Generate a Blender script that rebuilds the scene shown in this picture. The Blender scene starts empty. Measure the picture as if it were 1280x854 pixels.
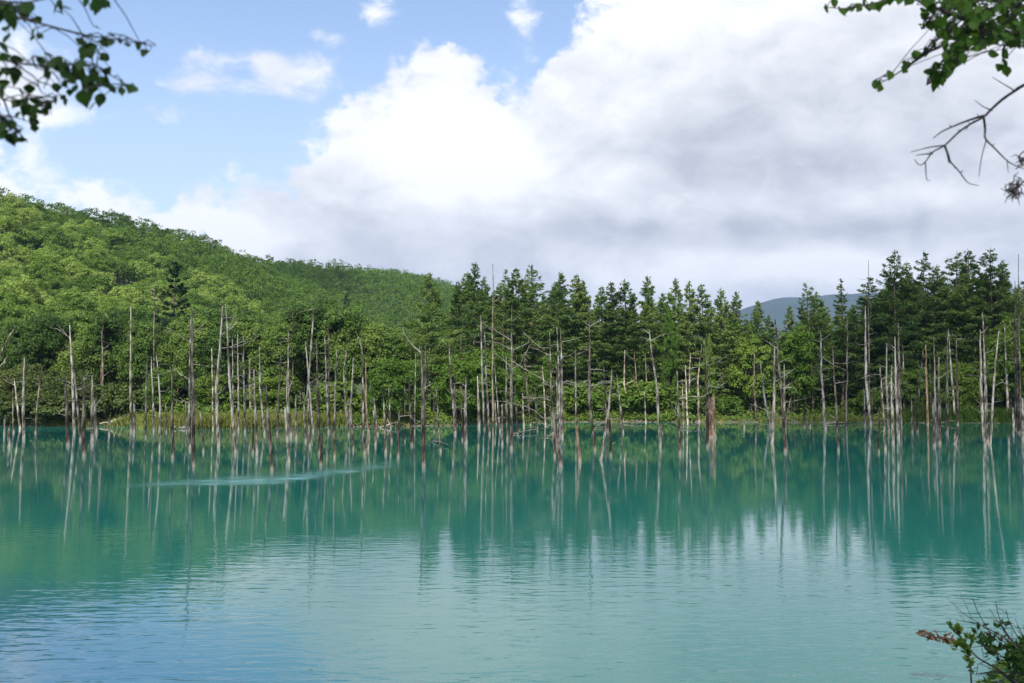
import bpy, math, random
import numpy as np
from mathutils import Vector

# ------------------------------------------------------------------ camera, sky, sun, exposure
SC = bpy.context.scene
COL = SC.collection
F = 1244.4            # focal length in photo pixels (35 mm lens, 36 mm sensor, 1280 px wide)
CAM_H = 3.0           # eye above the water
PITCH = math.atan(73 / F)
cam_d = bpy.data.cameras.new('camera')
cam_d.lens = 35; cam_d.sensor_width = 36; cam_d.clip_start = 0.05; cam_d.clip_end = 30000
cam_d.dof.use_dof = True; cam_d.dof.focus_distance = 60; cam_d.dof.aperture_fstop = 3.2
cam = bpy.data.objects.new('camera', cam_d)
cam.location = (0, 0, CAM_H); cam.rotation_euler = (math.pi / 2 + PITCH, 0, 0)
COL.objects.link(cam); SC.camera = cam

SUN_AZ = math.radians(-168)     # measured from +Y towards +X: high behind the camera's left shoulder
SUN_EL = math.radians(47)
SUN_DIR = Vector((math.sin(SUN_AZ) * math.cos(SUN_EL), math.cos(SUN_AZ) * math.cos(SUN_EL), math.sin(SUN_EL)))
SC.view_settings.view_transform = 'Standard'; SC.view_settings.look = 'None'
SC.view_settings.exposure = 0.8; SC.view_settings.gamma = 1.0; SC.view_settings.use_curve_mapping = False
SC.render.engine = 'CYCLES'
SC.cycles.use_denoising = True
SC.cycles.max_bounces = 6; SC.cycles.diffuse_bounces = 3; SC.cycles.glossy_bounces = 2
SC.cycles.transmission_bounces = 4; SC.cycles.transparent_max_bounces = 6; SC.cycles.volume_bounces = 0
SC.cycles.sample_clamp_indirect = 6; SC.cycles.caustics_reflective = False; SC.cycles.caustics_refractive = False

def ray(px, py):
    """direction of the photo's pixel, as seen from the eye"""
    a = (px - 640) / F; b = (427 - py) / F
    return Vector((a, math.cos(PITCH) - b * math.sin(PITCH), math.sin(PITCH) + b * math.cos(PITCH)))
def at(px, py, D):
    d = ray(px, py); t = D / d.y
    return Vector((d.x * t, D, CAM_H + d.z * t))
def on_water(px, py, z=0.0):
    d = ray(px, py); t = (z - CAM_H) / d.z
    return Vector((d.x * t, d.y * t, z))
def azel(px, py):
    d = ray(px, py).normalized()
    return math.atan2(d.x, d.y), math.asin(d.z)

class NT:
    """small helper to write node trees as expressions"""
    def __init__(s, nt): s.nt = nt; s.n = nt.nodes; s.l = nt.links
    def _set(s, sock, v):
        if isinstance(v, bpy.types.NodeSocket): s.l.new(v, sock)
        else: sock.default_value = v
    def m(s, op, a, b=None, c=None, clamp=False):
        n = s.n.new('ShaderNodeMath'); n.operation = op; n.use_clamp = clamp
        for i, v in enumerate((a, b, c)):
            if v is not None: s._set(n.inputs[i], v)
        return n.outputs[0]
    def smooth(s, x, e0, e1):
        n = s.n.new('ShaderNodeMapRange'); n.interpolation_type = 'SMOOTHSTEP'
        s._set(n.inputs[0], x); n.inputs[1].default_value = e0; n.inputs[2].default_value = e1
        return n.outputs[0]
    def lin(s, x, e0, e1, o0=0., o1=1.):
        n = s.n.new('ShaderNodeMapRange')
        s._set(n.inputs[0], x)
        for i, v in zip((1, 2, 3, 4), (e0, e1, o0, o1)): n.inputs[i].default_value = v
        return n.outputs[0]
    def mix(s, f, a, b, mode='MIX'):
        n = s.n.new('ShaderNodeMix'); n.data_type = 'RGBA'; n.blend_type = mode
        s._set(n.inputs[0], f); s._set(n.inputs[6], a); s._set(n.inputs[7], b)
        return n.outputs[2]
    def comb(s, x, y, z):
        n = s.n.new('ShaderNodeCombineXYZ')
        for i, v in enumerate((x, y, z)): s._set(n.inputs[i], v)
        return n.outputs[0]
    def noise(s, vec, scale, detail=4, rough=.5, dist=0.):
        n = s.n.new('ShaderNodeTexNoise')
        if vec is not None: s.l.new(vec, n.inputs['Vector'])
        n.inputs['Scale'].default_value = scale; n.inputs['Detail'].default_value = detail
        n.inputs['Roughness'].default_value = rough; n.inputs['Distortion'].default_value = dist
        return n.outputs['Fac']
    def sep(s, v):
        n = s.n.new('ShaderNodeSeparateXYZ'); s.l.new(v, n.inputs[0]); return n.outputs
    def mapping(s, v, loc=(0, 0, 0), scale=(1, 1, 1), rot=(0, 0, 0)):
        n = s.n.new('ShaderNodeMapping'); s.l.new(v, n.inputs[0])
        n.inputs[1].default_value = loc; n.inputs[2].default_value = rot; n.inputs[3].default_value = scale
        return n.outputs[0]
    def ramp(s, f, stops):
        n = s.n.new('ShaderNodeValToRGB'); s._set(n.inputs[0], f)
        e = n.color_ramp.elements
        while len(e) < len(stops): e.new(0.5)
        for el, (p, c) in zip(e, stops): el.position = p; el.color = (*c, 1)
        return n.outputs[0]

def build_world():
    w = bpy.data.worlds.new('World'); SC.world = w; w.use_nodes = True
    g = NT(w.node_tree); g.n.clear()
    sky = g.n.new('ShaderNodeTexSky'); sky.sky_type = 'NISHITA'; sky.sun_disc = False
    sky.sun_elevation = SUN_EL; sky.sun_rotation = SUN_AZ; sky.altitude = 500
    sky.air_density = 1.0; sky.dust_density = 0.8; sky.ozone_density = 1.5
    d = g.n.new('ShaderNodeTexCoord').outputs['Generated']
    x, y, z = g.sep(d)
    az = g.m('ARCTAN2', x, y); el = g.m('ARCSINE', z)
    # upper edge of the big cloud bank: elevation against azimuth
    edge = [(-1500, 200), (-600, 185), (-200, 160), (0, 180), (60, 190), (120, 212), (200, 238), (270, 246), (330, 228), (375, 210), (405, 170), (440, 110),
            (480, 72), (540, 70), (600, 98), (645, 130), (668, 115), (700, 60), (730, 15), (765, -35), (850, -150), (1000, -300), (1280, -420), (2200, -500)]
    A0, A1, E0, E1 = -1.2, 1.2, 0., .8
    fc = g.n.new('ShaderNodeFloatCurve'); cv = fc.mapping.curves[0]
    pts = []
    for px, py in edge:
        a, e = azel(px, py)
        pts.append(((a - A0) / (A1 - A0), min(1, max(0, (e - E0) / (E1 - E0)))))
    while len(cv.points) < len(pts): cv.points.new(.5, .5)
    for p, q in zip(cv.points, pts): p.location = q; p.handle_type = 'VECTOR'
    fc.mapping.update()
    g.l.new(g.lin(az, A0, A1), fc.inputs['Value'])
    B = g.m('MULTIPLY', fc.outputs[0], E1 - E0)
    warp = g.noise(g.mapping(d, loc=(3.1, 1.7, .4), scale=(1, 1, 1.25)), 9, 9, .58, .25)
    fine = g.noise(g.mapping(d, loc=(.3, 5.7, 2.4), scale=(1, 1, 1.3)), 26, 8, .6, .2)
    rag = g.m('ADD', g.m('MULTIPLY', g.m('SUBTRACT', warp, .5), .20), g.m('MULTIPLY', g.m('SUBTRACT', fine, .5), .12))
    sd = g.m('ADD', g.m('SUBTRACT', B, el), rag)
    big = g.smooth(sd, -.008, .022)
    # small puffs
    def blob(px, py, rx, ry, amp):
        a, e = azel(px, py)
        u = g.m('DIVIDE', g.m('SUBTRACT', az, a), rx / F); v = g.m('DIVIDE', g.m('SUBTRACT', el, e), ry / F)
        r2 = g.m('ADD', g.m('MULTIPLY', u, u), g.m('MULTIPLY', v, v))
        return g.m('MULTIPLY', g.m('POWER', 2.718, g.m('MULTIPLY', r2, -1)), amp)
    tot = None
    for b in [(370, 95, 58, 29, 1.1), (330, 78, 24, 18, .75), (243, 102, 40, 19, .95), (262, 72, 36, 13, .7), (300, 110, 50, 14, .4), (475, 14, 36, 22, .95), (415, 46, 24, 10, .7), (655, 32, 26, 46, 1.),
              (208, 140, 40, 14, .7), (42, 200, 26, 30, 1.0), (25, 95, 60, 50, 1.0), (85, 140, 40, 18, .6), (295, 240, 60, 12, .5), (480, 60, 24, 20, .3), (150, 240, 90, 22, .55),
              (-160, 60, 120, 60, .9), (300, -120, 180, 60, .8), (-300, -200, 300, 90, .8), (600, -330, 240, 100, .8)]:
        q = blob(*b); tot = q if tot is None else g.m('ADD', tot, q)
    pn = g.noise(g.mapping(d, loc=(7.3, 2.2, 4.4), scale=(1, 1, 1.5)), 22, 8, .62, .5)
    pf = g.m('ADD', tot, g.m('MULTIPLY', g.m('SUBTRACT', pn, .5), 2.6))
    puff = g.m('MULTIPLY', g.smooth(pf, .35, 1.25), .92)
    puff = g.m('MULTIPLY', puff, g.smooth(tot, .05, .3))
    cov = g.m('MAXIMUM', big, puff)
    # brightness inside the clouds: white sunlit rims, grey undersides
    lum = g.noise(g.mapping(d, loc=(.7, 3.3, 1.1), scale=(1, 1, 2.6)), 5.0, 6, .52, .35)
    lum2 = g.noise(g.mapping(d, loc=(4.7, .3, 6.1), scale=(1, 1, 1.6)), 17, 9, .62, .35)
    val = g.m('ADD', g.m('MULTIPLY', g.m('SUBTRACT', lum, .5), 1.7), g.m('MULTIPLY', g.m('SUBTRACT', lum2, .5), 1.25))
    rim = g.m('MULTIPLY', g.m('SUBTRACT', 1., g.smooth(sd, .0, .17)), .34)
    val = g.m('ADD', g.m('ADD', val, .49), rim)
    for px, py, rx, ry, amp in [(860, 285, 230, 34, -.40), (930, 170, 150, 60, -.22), (1100, 215, 150, 40, -.34), (1190, 290, 150, 22, -.30), (1000, 332, 190, 26, .9), (700, 300, 110, 22, -.2), (1080, 250, 120, 16, .2), (980, 258, 190, 22, .22),
                                (1200, 60, 150, 90, -.10), (720, 335, 130, 16, -.2), (820, 60, 90, 60, .25), (690, 215, 90, 50, .18), (250, 285, 210, 40, .30), (470, 290, 120, 50, .12), (520, 200, 120, 70, .16), (1260, 330, 80, 26, -.2)]:
        val = g.m('ADD', val, blob(px, py, rx, ry, amp))
    val = g.m('MINIMUM', g.m('MAXIMUM', val, 0.), 1.)
    ccol = g.ramp(val, [(0., (.47, .485, .52)), (.3, (.60, .612, .64)), (.65, (.755, .762, .775)), (1., (.92, .92, .91))])
    ccol = g.mix(1., ccol, (10, 10, 10, 1), 'MULTIPLY')
    # clear air: the physical sky, paled by the thin veil low down
    veil = g.m('MULTIPLY', g.m('SUBTRACT', 1., g.smooth(el, .02, .42)), .5)
    clear = g.mix(1., sky.outputs[0], (1.9, 1.75, 1.65, 1), 'MULTIPLY')
    clear = g.mix(veil, clear, (6.4, 7.2, 8.4, 1))
    out = g.mix(cov, clear, ccol)
    bg = g.n.new('ShaderNodeBackground'); bg.inputs[1].default_value = 0.081
    g.l.new(out, bg.inputs[0])
    wo = g.n.new('ShaderNodeOutputWorld'); g.l.new(bg.outputs[0], wo.inputs[0])
build_world()

sun_d = bpy.data.lights.new('sun', 'SUN'); sun_d.energy = 5.0; sun_d.angle = math.radians(.5); sun_d.color = (1., .94, .84)
sun = bpy.data.objects.new('sun', sun_d); sun.rotation_euler = SUN_DIR.to_track_quat('Z', 'Y').to_euler()
sun.location = (-60, -20, 80); COL.objects.link(sun)

# ------------------------------------------------------------------ helpers
def tag(o, label=None, cat=None, group=None, kind=None):
    if label: o['label'] = label
    if cat: o['category'] = cat
    if group: o['group'] = group
    if kind: o['kind'] = kind
    return o
def empty(name, loc, label, cat, group=None, rz=0.):
    o = bpy.data.objects.new(name, None); o.empty_display_size = .3
    o.location = loc; o.rotation_euler = (0, 0, rz); COL.objects.link(o)
    return tag(o, label, cat, group)
class MB:
    """collects polygons and links them as one mesh object"""
    def __init__(s): s.v = []; s.f = []; s.n = 0; s.mi = []
    def add(s, verts, faces, mat=0):
        verts = np.asarray(verts, float).reshape(-1, 3); faces = np.asarray(faces, int)
        s.v.append(verts); s.f.append(faces + s.n); s.n += len(verts); s.mi.append(np.full(len(faces), mat, int))
    def mesh(s, name, mats, smooth=False):
        me = bpy.data.meshes.new(name)
        v = np.concatenate(s.v)
        me.vertices.add(len(v)); me.vertices.foreach_set('co', v.ravel())
        loops = np.concatenate([f.ravel() for f in s.f])
        sizes = np.concatenate([np.full(len(f), f.shape[1], int) for f in s.f])
        starts = np.concatenate([[0], np.cumsum(sizes)[:-1]])
        me.loops.add(len(loops)); me.loops.foreach_set('vertex_index', loops)
        me.polygons.add(len(sizes)); me.polygons.foreach_set('loop_start', starts)
        me.polygons.foreach_set('material_index', np.concatenate(s.mi))
        if smooth: me.polygons.foreach_set('use_smooth', np.ones(len(sizes), bool))
        for m in (mats if isinstance(mats, (list, tuple)) else [mats]): me.materials.append(m)
        me.update(calc_edges=True); me.validate()
        return me
    def build(s, name, mats, parent=None, smooth=False, loc=None):
        o = bpy.data.objects.new(name, s.mesh(name, mats, smooth)); COL.objects.link(o)
        if parent is not None: o.parent = parent
        if loc is not None: o.location = loc
        return o
def link_mesh(name, me, parent=None, loc=(0, 0, 0), scale=(1, 1, 1), rz=0.):
    o = bpy.data.objects.new(name, me); COL.objects.link(o)
    if parent is not None: o.parent = parent
    o.location = loc; o.scale = scale; o.rotation_euler = (0, 0, rz)
    return o
def tube(mb, pts, rad, sides=7, rng=None, jag=0., rough=0., mat=0):
    """tapered tube through pts; jag > 0 splinters the end ring"""
    P = np.array([tuple(p) for p in pts], float); n = len(P); R = np.array(rad, float)
    T = np.gradient(P, axis=0); T /= np.linalg.norm(T, axis=1)[:, None] + 1e-9
    ref = np.array([1., 0, 0]) if abs(T[:, 0]).mean() < .8 else np.array([0, 1., 0])
    U = np.cross(T, ref); U /= np.linalg.norm(U, axis=1)[:, None]; V = np.cross(T, U)
    a = np.linspace(0, 2 * math.pi, sides, endpoint=False)
    ring = P[:, None, :] + R[:, None, None] * (np.cos(a)[None, :, None] * U[:, None, :] + np.sin(a)[None, :, None] * V[:, None, :])
    if rng is not None and rough > 0:
        prof = 1 + rough * rng.normal(size=(1, sides, 1)) + rough * .5 * rng.normal(size=(n, sides, 1))
        ring = P[:, None, :] + (ring - P[:, None, :]) * prof
    if rng is not None and jag > 0: ring[-1] += T[-1] * (rng.random((sides, 1)) * jag)
    v = ring.reshape(-1, 3); f = []
    for i in range(n - 1):
        for k in range(sides):
            q = (k + 1) % sides
            f.append((i * sides + k, i * sides + q, (i + 1) * sides + q, (i + 1) * sides + k))
    b = mb.n
    mb.add(v, f, mat)
    tip = P[-1] + T[-1] * R[-1] * .5 - (T[-1] * jag * .2)
    mb.add(np.vstack([ring[-1], tip[None]]), [(k, (k + 1) % sides, sides) for k in range(sides)], mat)
    mb.add(np.vstack([ring[0], P[0][None]]), [((k + 1) % sides, k, sides) for k in range(sides)], mat)
def diamonds(mb, c, nrm, size, aspect, rng, along=None, mat=0, fold=.0):
    """leaf-sized diamonds at c facing nrm; along = preferred long axis"""
    c = np.asarray(c, float); n = len(c)
    nrm = np.asarray(nrm, float); nrm = nrm / (np.linalg.norm(nrm, axis=1)[:, None] + 1e-9)
    r = rng.normal(size=(n, 3)) if along is None else np.asarray(along, float) + .25 * rng.normal(size=(n, 3))
    t = r - nrm * (r * nrm).sum(1)[:, None]; t /= np.linalg.norm(t, axis=1)[:, None] + 1e-9
    b = np.cross(nrm, t)
    s = np.broadcast_to(np.asarray(size, float), (n,))[:, None] * .5
    v = np.stack([c - t * s, c + b * s * aspect - nrm * s * fold, c + t * s, c - b * s * aspect - nrm * s * fold], 1).reshape(-1, 3)
    mb.add(v, np.arange(4 * n).reshape(-1, 4), mat)

# ------------------------------------------------------------------ materials
MATS = {}
def new_mat(name):
    m = bpy.data.materials.new(name); m.use_nodes = True
    g = NT(m.node_tree); g.n.clear()
    out = g.n.new('ShaderNodeOutputMaterial')
    MATS[name] = m
    return m, g, out
def foliage(name, dark, mid, light, trans=.35, scale=.5, var=.5):
    """leaf material: colour differs from plant to plant and from clump to clump"""
    m, g, out = new_mat(name)
    oi = g.n.new('ShaderNodeObjectInfo'); tc = g.n.new('ShaderNodeTexCoord')
    nz = g.noise(tc.outputs['Object'], scale, 3, .6)
    n2 = g.noise(tc.outputs['Object'], scale * 9, 2, .5)
    f = g.m('ADD', g.m('MULTIPLY', oi.outputs['Random'], var), g.m('ADD', g.m('MULTIPLY', g.m('SUBTRACT', nz, .5), .9), g.m('MULTIPLY', g.m('SUBTRACT', n2, .5), .8)))
    f = g.m('ADD', f, .5 - var * .5)
    col = g.ramp(f, [(.1, dark), (.5, mid), (.9, light)])
    d = g.n.new('ShaderNodeBsdfPrincipled'); g.l.new(col, d.inputs['Base Color']); d.inputs['Roughness'].default_value = .55
    d.inputs['Specular IOR Level'].default_value = .12
    t = g.n.new('ShaderNodeBsdfTranslucent'); g.l.new(g.mix(1., col, (1.5, 1.35, .6, 1), 'MULTIPLY'), t.inputs[0])
    mx = g.n.new('ShaderNodeMixShader'); mx.inputs[0].default_value = trans
    g.l.new(d.outputs[0], mx.inputs[1]); g.l.new(t.outputs[0], mx.inputs[2]); g.l.new(mx.outputs[0], out.inputs[0])
    return m
def bark(name, dark, mid, light, streak=6., pale_base=False):
    m, g, out = new_mat(name)
    tc = g.n.new('ShaderNodeTexCoord').outputs['Object']; oi = g.n.new('ShaderNodeObjectInfo')
    a = g.noise(g.mapping(tc, scale=(1, 1, .12)), streak * 2.2, 5, .65)
    b = g.noise(g.mapping(tc, scale=(1.6, 1.6, .55)), 1.6, 4, .6)
    f = g.m('ADD', g.m('MULTIPLY', g.m('SUBTRACT', a, .5), 2.1), g.m('MULTIPLY', g.m('SUBTRACT', b, .5), 2.4))
    f = g.m('ADD', g.m('ADD', f, .36), g.m('MULTIPLY', oi.outputs['Random'], .3))
    col = g.ramp(f, [(.15, dark), (.5, mid), (.85, light)])
    if pale_base:   # mineral crust left by the pond around the foot of each trunk
        z = g.sep(tc)[2]
        zz = g.m('ADD', z, g.m('MULTIPLY', g.m('SUBTRACT', a, .5), .35))
        crust = g.m('SUBTRACT', 1., g.smooth(zz, .05, .30))
        col = g.mix(g.m('MULTIPLY', crust, .6), col, (.38, .32, .24, 1))
    p = g.n.new('ShaderNodeBsdfPrincipled'); g.l.new(col, p.inputs['Base Color']); p.inputs['Roughness'].default_value = .85
    p.inputs['Specular IOR Level'].default_value = .2
    bp = g.n.new('ShaderNodeBump'); bp.inputs['Strength'].default_value = .6; bp.inputs['Distance'].default_value = .02
    g.l.new(a, bp.inputs['Height']); g.l.new(bp.outputs[0], p.inputs['Normal']); g.l.new(p.outputs[0], out.inputs[0])
    return m
M_larch = foliage('larch_needles', (.060, .112, .034), (.118, .192, .054), (.175, .25, .075), .48, .25, .6)
M_spruce = foliage('spruce_needles', (.010, .026, .012), (.018, .045, .018), (.032, .066, .024), .12, .3, .3)
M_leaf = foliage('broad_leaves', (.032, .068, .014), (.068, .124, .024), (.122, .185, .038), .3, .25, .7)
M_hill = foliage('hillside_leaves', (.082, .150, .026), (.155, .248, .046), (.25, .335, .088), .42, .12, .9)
M_bush = foliage('bush_leaves', (.040, .088, .012), (.090, .160, .022), (.165, .235, .040), .4, .6, .5)
M_olive = foliage('olive_leaves', (.030, .052, .014), (.060, .088, .022), (.095, .120, .034), .3, .5, .5)
M_under = foliage('undergrowth_leaves', (.045, .090, .014), (.095, .160, .026), (.16, .215, .046), .4, .35, .4)
M_grass = foliage('grass_blades', (.075, .105, .022), (.155, .175, .042), (.25, .235, .085), .3, .12, .3)
M_neardark = foliage('shaded_near_leaves', (.012, .036, .007), (.026, .064, .010), (.05, .10, .016), .4, 3., .3)  # darker near leaves: the left tree's backlit look is put into the colour
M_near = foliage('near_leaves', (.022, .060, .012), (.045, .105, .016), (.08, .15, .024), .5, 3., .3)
M_bark = bark('living_bark', (.03, .022, .016), (.075, .056, .042), (.16, .13, .10))
M_dead = bark('weathered_wood', (.042, .031, .023), (.185, .148, .116), (.50, .445, .38), 6., True)
M_darkdead = bark('dark_wet_wood', (.022, .016, .012), (.075, .055, .042), (.24, .20, .165), 6., True)
M_twig = bark('dead_twig', (.16, .13, .10), (.32, .27, .215), (.52, .46, .38), 4.)
M_rustdead = bark('rusty_wood', (.10, .052, .028), (.24, .145, .085), (.45, .34, .24), 7., True)
M_neartwig = bark('near_twig_bark', (.015, .012, .012), (.035, .028, .028), (.07, .06, .06))

# ------------------------------------------------------------------ the lie of the land
NEAR = np.array([(-120, 60), (-60, 32), (-20, 14), (-8, 7.5), (0, 6), (3, 7), (4, 8.8), (4.85, 10.65), (6.1, 12.2), (9, 13.6), (20, 19), (60, 34), (120, 62)], float)
_far_px = [(-900, 531), (-200, 533), (0, 533.0), (130, 532.5), (160, 534), (190, 536.2), (250, 536.5), (330, 535.5), (400, 534.2), (470, 533.2), (560, 532.2), (640, 529.0), (700, 527.6), (780, 527.6), (880, 527.8),
           (960, 528), (1040, 528.2), (1100, 528.4), (1180, 528.8), (1280, 529), (1500, 530), (2100, 532)]
FAR = np.array([tuple(on_water(*p))[:2] for p in _far_px])
FAR = FAR[np.argsort(FAR[:, 0])]
def y_near(x): return np.interp(x, NEAR[:, 0], NEAR[:, 1])
def y_far(x): return np.interp(x, FAR[:, 0], FAR[:, 1])
RA = np.array([-170., 330.]); RD = np.array([.306, .952]); RN = np.array([.952, -.306])
def hump(x, y):
    """the wooded hill: a ridge that runs away to the right"""
    dx = x - RA[0]; dy = y - RA[1]
    s = dx * RD[0] + dy * RD[1]; d = dx * RN[0] + dy * RN[1]
    top = np.interp(s, [-600, -200, 0, 50, 110, 208, 336, 520, 800], [66, 60, 57, 58, 54, 64, 72, 66, 20])
    wide = np.interp(s, [-200, 0, 300, 600], [165, 168, 185, 200])
    t = np.clip(1 - d / wide, 0, 1)
    prof = t * t * (3 - 2 * t)
    rid = np.where(d < 0, 1 - np.clip(-d / 700, 0, 1) * .5, prof)
    spur = 3.2 * np.sin(s / 34. + d / 60.) * np.clip(1 - abs(d - 75) / 75, 0, 1)
    return top * rid + spur
def land(x, y):
    x = np.asarray(x, float); y = np.asarray(y, float)
    a = y - y_near(x); b = y_far(x) - y; c = 95 - abs(x)
    w = np.minimum(np.minimum(a, b), c)                 # > 0 inside the pond
    pond = -1.6 * (1 - np.exp(-np.clip(w, 0, None) / 1.6)) - .06
    nearbank = np.where(a < 0, .16 * np.clip(-a, 0, 1) + .20 * np.clip(-a - 1, 0, 6), 0)
    farbank = np.where(b < 0, .35 * np.clip(-b, 0, 1) + .035 * np.clip(-b - 1, 0, 40), 0)
    side = np.where(c < 0, .3 * np.clip(-c, 0, 3), 0)
    bank = np.maximum(np.maximum(nearbank, farbank), side) - .02
    z = np.where(w > 0, pond, bank)
    return z + np.where(y > 60, hump(x, y), 0.) * np.clip((y - y_far(x)) / 25, 0, 1)
def lz(x, y): return float(land(np.array([x]), np.array([y]))[0])

def seg(a, b, st): return np.arange(a, b, st)
ys = np.concatenate([seg(-200, -40, 20), seg(-40, 0, 4), seg(0, 20, .5), seg(20, 90, 5), seg(90, 165, 1.25), seg(165, 1000, 9), seg(1000, 6500, 250)])
xp = np.concatenate([seg(0, 12, .5), seg(12, 90, 1.5), seg(90, 420, 9), seg(420, 4500, 220)])
xs = np.concatenate([-xp[:0:-1], xp])
GX, GY = np.meshgrid(xs, ys)
rg = np.random.default_rng(4)
GZ = land(GX, GY) + np.where((GY > 20) & (GY < 165), 0.0, 0.0) + np.where(GY < 20, .02 * rg.normal(size=GX.shape), 0)
mb = MB()
nx, ny = len(xs), len(ys)
idx = np.arange(nx * ny).reshape(ny, nx)
mb.add(np.stack([GX, GY, GZ], -1).reshape(-1, 3), np.stack([idx[:-1, :-1], idx[:-1, 1:], idx[1:, 1:], idx[1:, :-1]], -1).reshape(-1, 4))
m, g, out = new_mat('bank_soil')
tc = g.n.new('ShaderNodeTexCoord').outputs['Object']
n1 = g.noise(tc, .35, 6, .6); n2 = g.noise(tc, 3., 5, .6)
pz = g.sep(tc)[2]
soil = g.ramp(n2, [(.3, (.045, .034, .022)), (.55, (.10, .080, .055)), (.75, (.19, .16, .11))])
green = g.ramp(n2, [(.3, (.022, .045, .012)), (.6, (.055, .085, .022)), (.8, (.09, .11, .035))])
gm = g.smooth(g.m('ADD', pz, g.m('MULTIPLY', g.m('SUBTRACT', n1, .5), .6)), .02, .28)
p = g.n.new('ShaderNodeBsdfPrincipled'); p.inputs['Roughness'].default_value = .9
g.l.new(g.mix(gm, soil, green), p.inputs['Base Color'])
bp = g.n.new('ShaderNodeBump'); bp.inputs['Distance'].default_value = .08; g.l.new(n2, bp.inputs['Height']); g.l.new(bp.outputs[0], p.inputs['Normal'])
g.l.new(p.outputs[0], out.inputs[0])
tag(mb.build('ground', m, smooth=True), 'earth banks around the pond rising to the wooded hill', 'ground', kind='structure')

# ------------------------------------------------------------------ water
m, g, out = new_mat('milky_turquoise_water')
tc = g.n.new('ShaderNodeTexCoord').outputs['Object']
x, y, z = g.sep(tc)
r1 = g.noise(g.mapping(tc, scale=(.55, 1.7, 1), rot=(0, 0, .12)), 1.0, 3, .55, .4)
r2 = g.noise(g.mapping(tc, scale=(2.1, 5.2, 1), rot=(0, 0, -.16)), 1.0, 2, .5, .3)
patch = g.noise(g.mapping(tc, scale=(.05, .09, 1)), 1.0, 3, .5)
near = g.m('DIVIDE', 9.5, g.m('MAXIMUM', y, 6.))
near = g.m('POWER', near, 2.)                           # the breeze ruffles the open near side, the far side lies in the lee of the trees
amp = g.m('MULTIPLY', near, g.lin(patch, .35, .65, .45, 1.15))
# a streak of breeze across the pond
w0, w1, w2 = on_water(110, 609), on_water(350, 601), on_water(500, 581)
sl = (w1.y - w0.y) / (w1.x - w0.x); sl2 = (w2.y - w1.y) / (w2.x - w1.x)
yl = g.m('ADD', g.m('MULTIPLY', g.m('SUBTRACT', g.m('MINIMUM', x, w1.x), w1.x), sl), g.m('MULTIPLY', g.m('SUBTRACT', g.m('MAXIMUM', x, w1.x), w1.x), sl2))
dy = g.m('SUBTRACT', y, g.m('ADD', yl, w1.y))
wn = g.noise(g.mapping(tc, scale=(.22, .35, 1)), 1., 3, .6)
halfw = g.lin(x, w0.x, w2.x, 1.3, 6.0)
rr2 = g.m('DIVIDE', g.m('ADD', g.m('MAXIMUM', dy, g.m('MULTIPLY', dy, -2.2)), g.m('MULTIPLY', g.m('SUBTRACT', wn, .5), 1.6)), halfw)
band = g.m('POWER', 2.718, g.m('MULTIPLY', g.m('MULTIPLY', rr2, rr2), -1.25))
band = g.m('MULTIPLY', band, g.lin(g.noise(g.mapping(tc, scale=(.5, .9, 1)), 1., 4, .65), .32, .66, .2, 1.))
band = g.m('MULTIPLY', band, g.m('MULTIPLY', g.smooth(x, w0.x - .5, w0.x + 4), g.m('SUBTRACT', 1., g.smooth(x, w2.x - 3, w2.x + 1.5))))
h = g.m('MULTIPLY', g.m('ADD', g.m('MULTIPLY', r1, .6), g.m('MULTIPLY', r2, .62)), amp)
fr = g.noise(g.mapping(tc, scale=(5, 9, 1)), 1., 2, .5)
h = g.m('ADD', h, g.m('MULTIPLY', g.m('MULTIPLY', fr, band), .55))
bp = g.n.new('ShaderNodeBump'); bp.inputs['Strength'].default_value = 1.; bp.inputs['Distance'].default_value = .027
g.l.new(h, bp.inputs['Height'])
p = g.n.new('ShaderNodeBsdfPrincipled')
body = g.ramp(g.noise(g.mapping(tc, scale=(.03, .05, 1)), 1., 3, .5), [(.3, (.012, .155, .126)), (.7, (.016, .19, .152))])
deep_tone = g.m('MULTIPLY', g.m('SUBTRACT', 1., g.smooth(g.m('ADD', y, g.m('MULTIPLY', x, 1.5)), 3.5, 11.5)), g.m('SUBTRACT', 1., g.smooth(y, 12.5, 19.)))
body = g.mix(deep_tone, body, (.002, .115, .185, 1))     # blue sky reflection at the near left painted into the water colour
g.l.new(body, p.inputs['Base Color'])
g.l.new(g.mix(g.m('MULTIPLY', band, .62), body, (.12, .40, .38, 1)), p.inputs['Base Color'])   # sky reflection on the breeze streak painted in as a paler water colour
p.inputs['IOR'].default_value = 1.40; p.inputs['Roughness'].default_value = .03
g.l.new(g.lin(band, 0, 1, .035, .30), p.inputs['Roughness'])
g.l.new(bp.outputs[0], p.inputs['Normal']); g.l.new(p.outputs[0], out.inputs[0])
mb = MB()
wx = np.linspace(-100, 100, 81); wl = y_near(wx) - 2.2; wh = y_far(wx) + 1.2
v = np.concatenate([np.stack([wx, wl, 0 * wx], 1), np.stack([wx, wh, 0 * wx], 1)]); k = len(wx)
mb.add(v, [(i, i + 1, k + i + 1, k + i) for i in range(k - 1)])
tag(mb.build('water', m), 'milky turquoise pond mirroring the trees and clouds', 'water', kind='structure')

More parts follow.
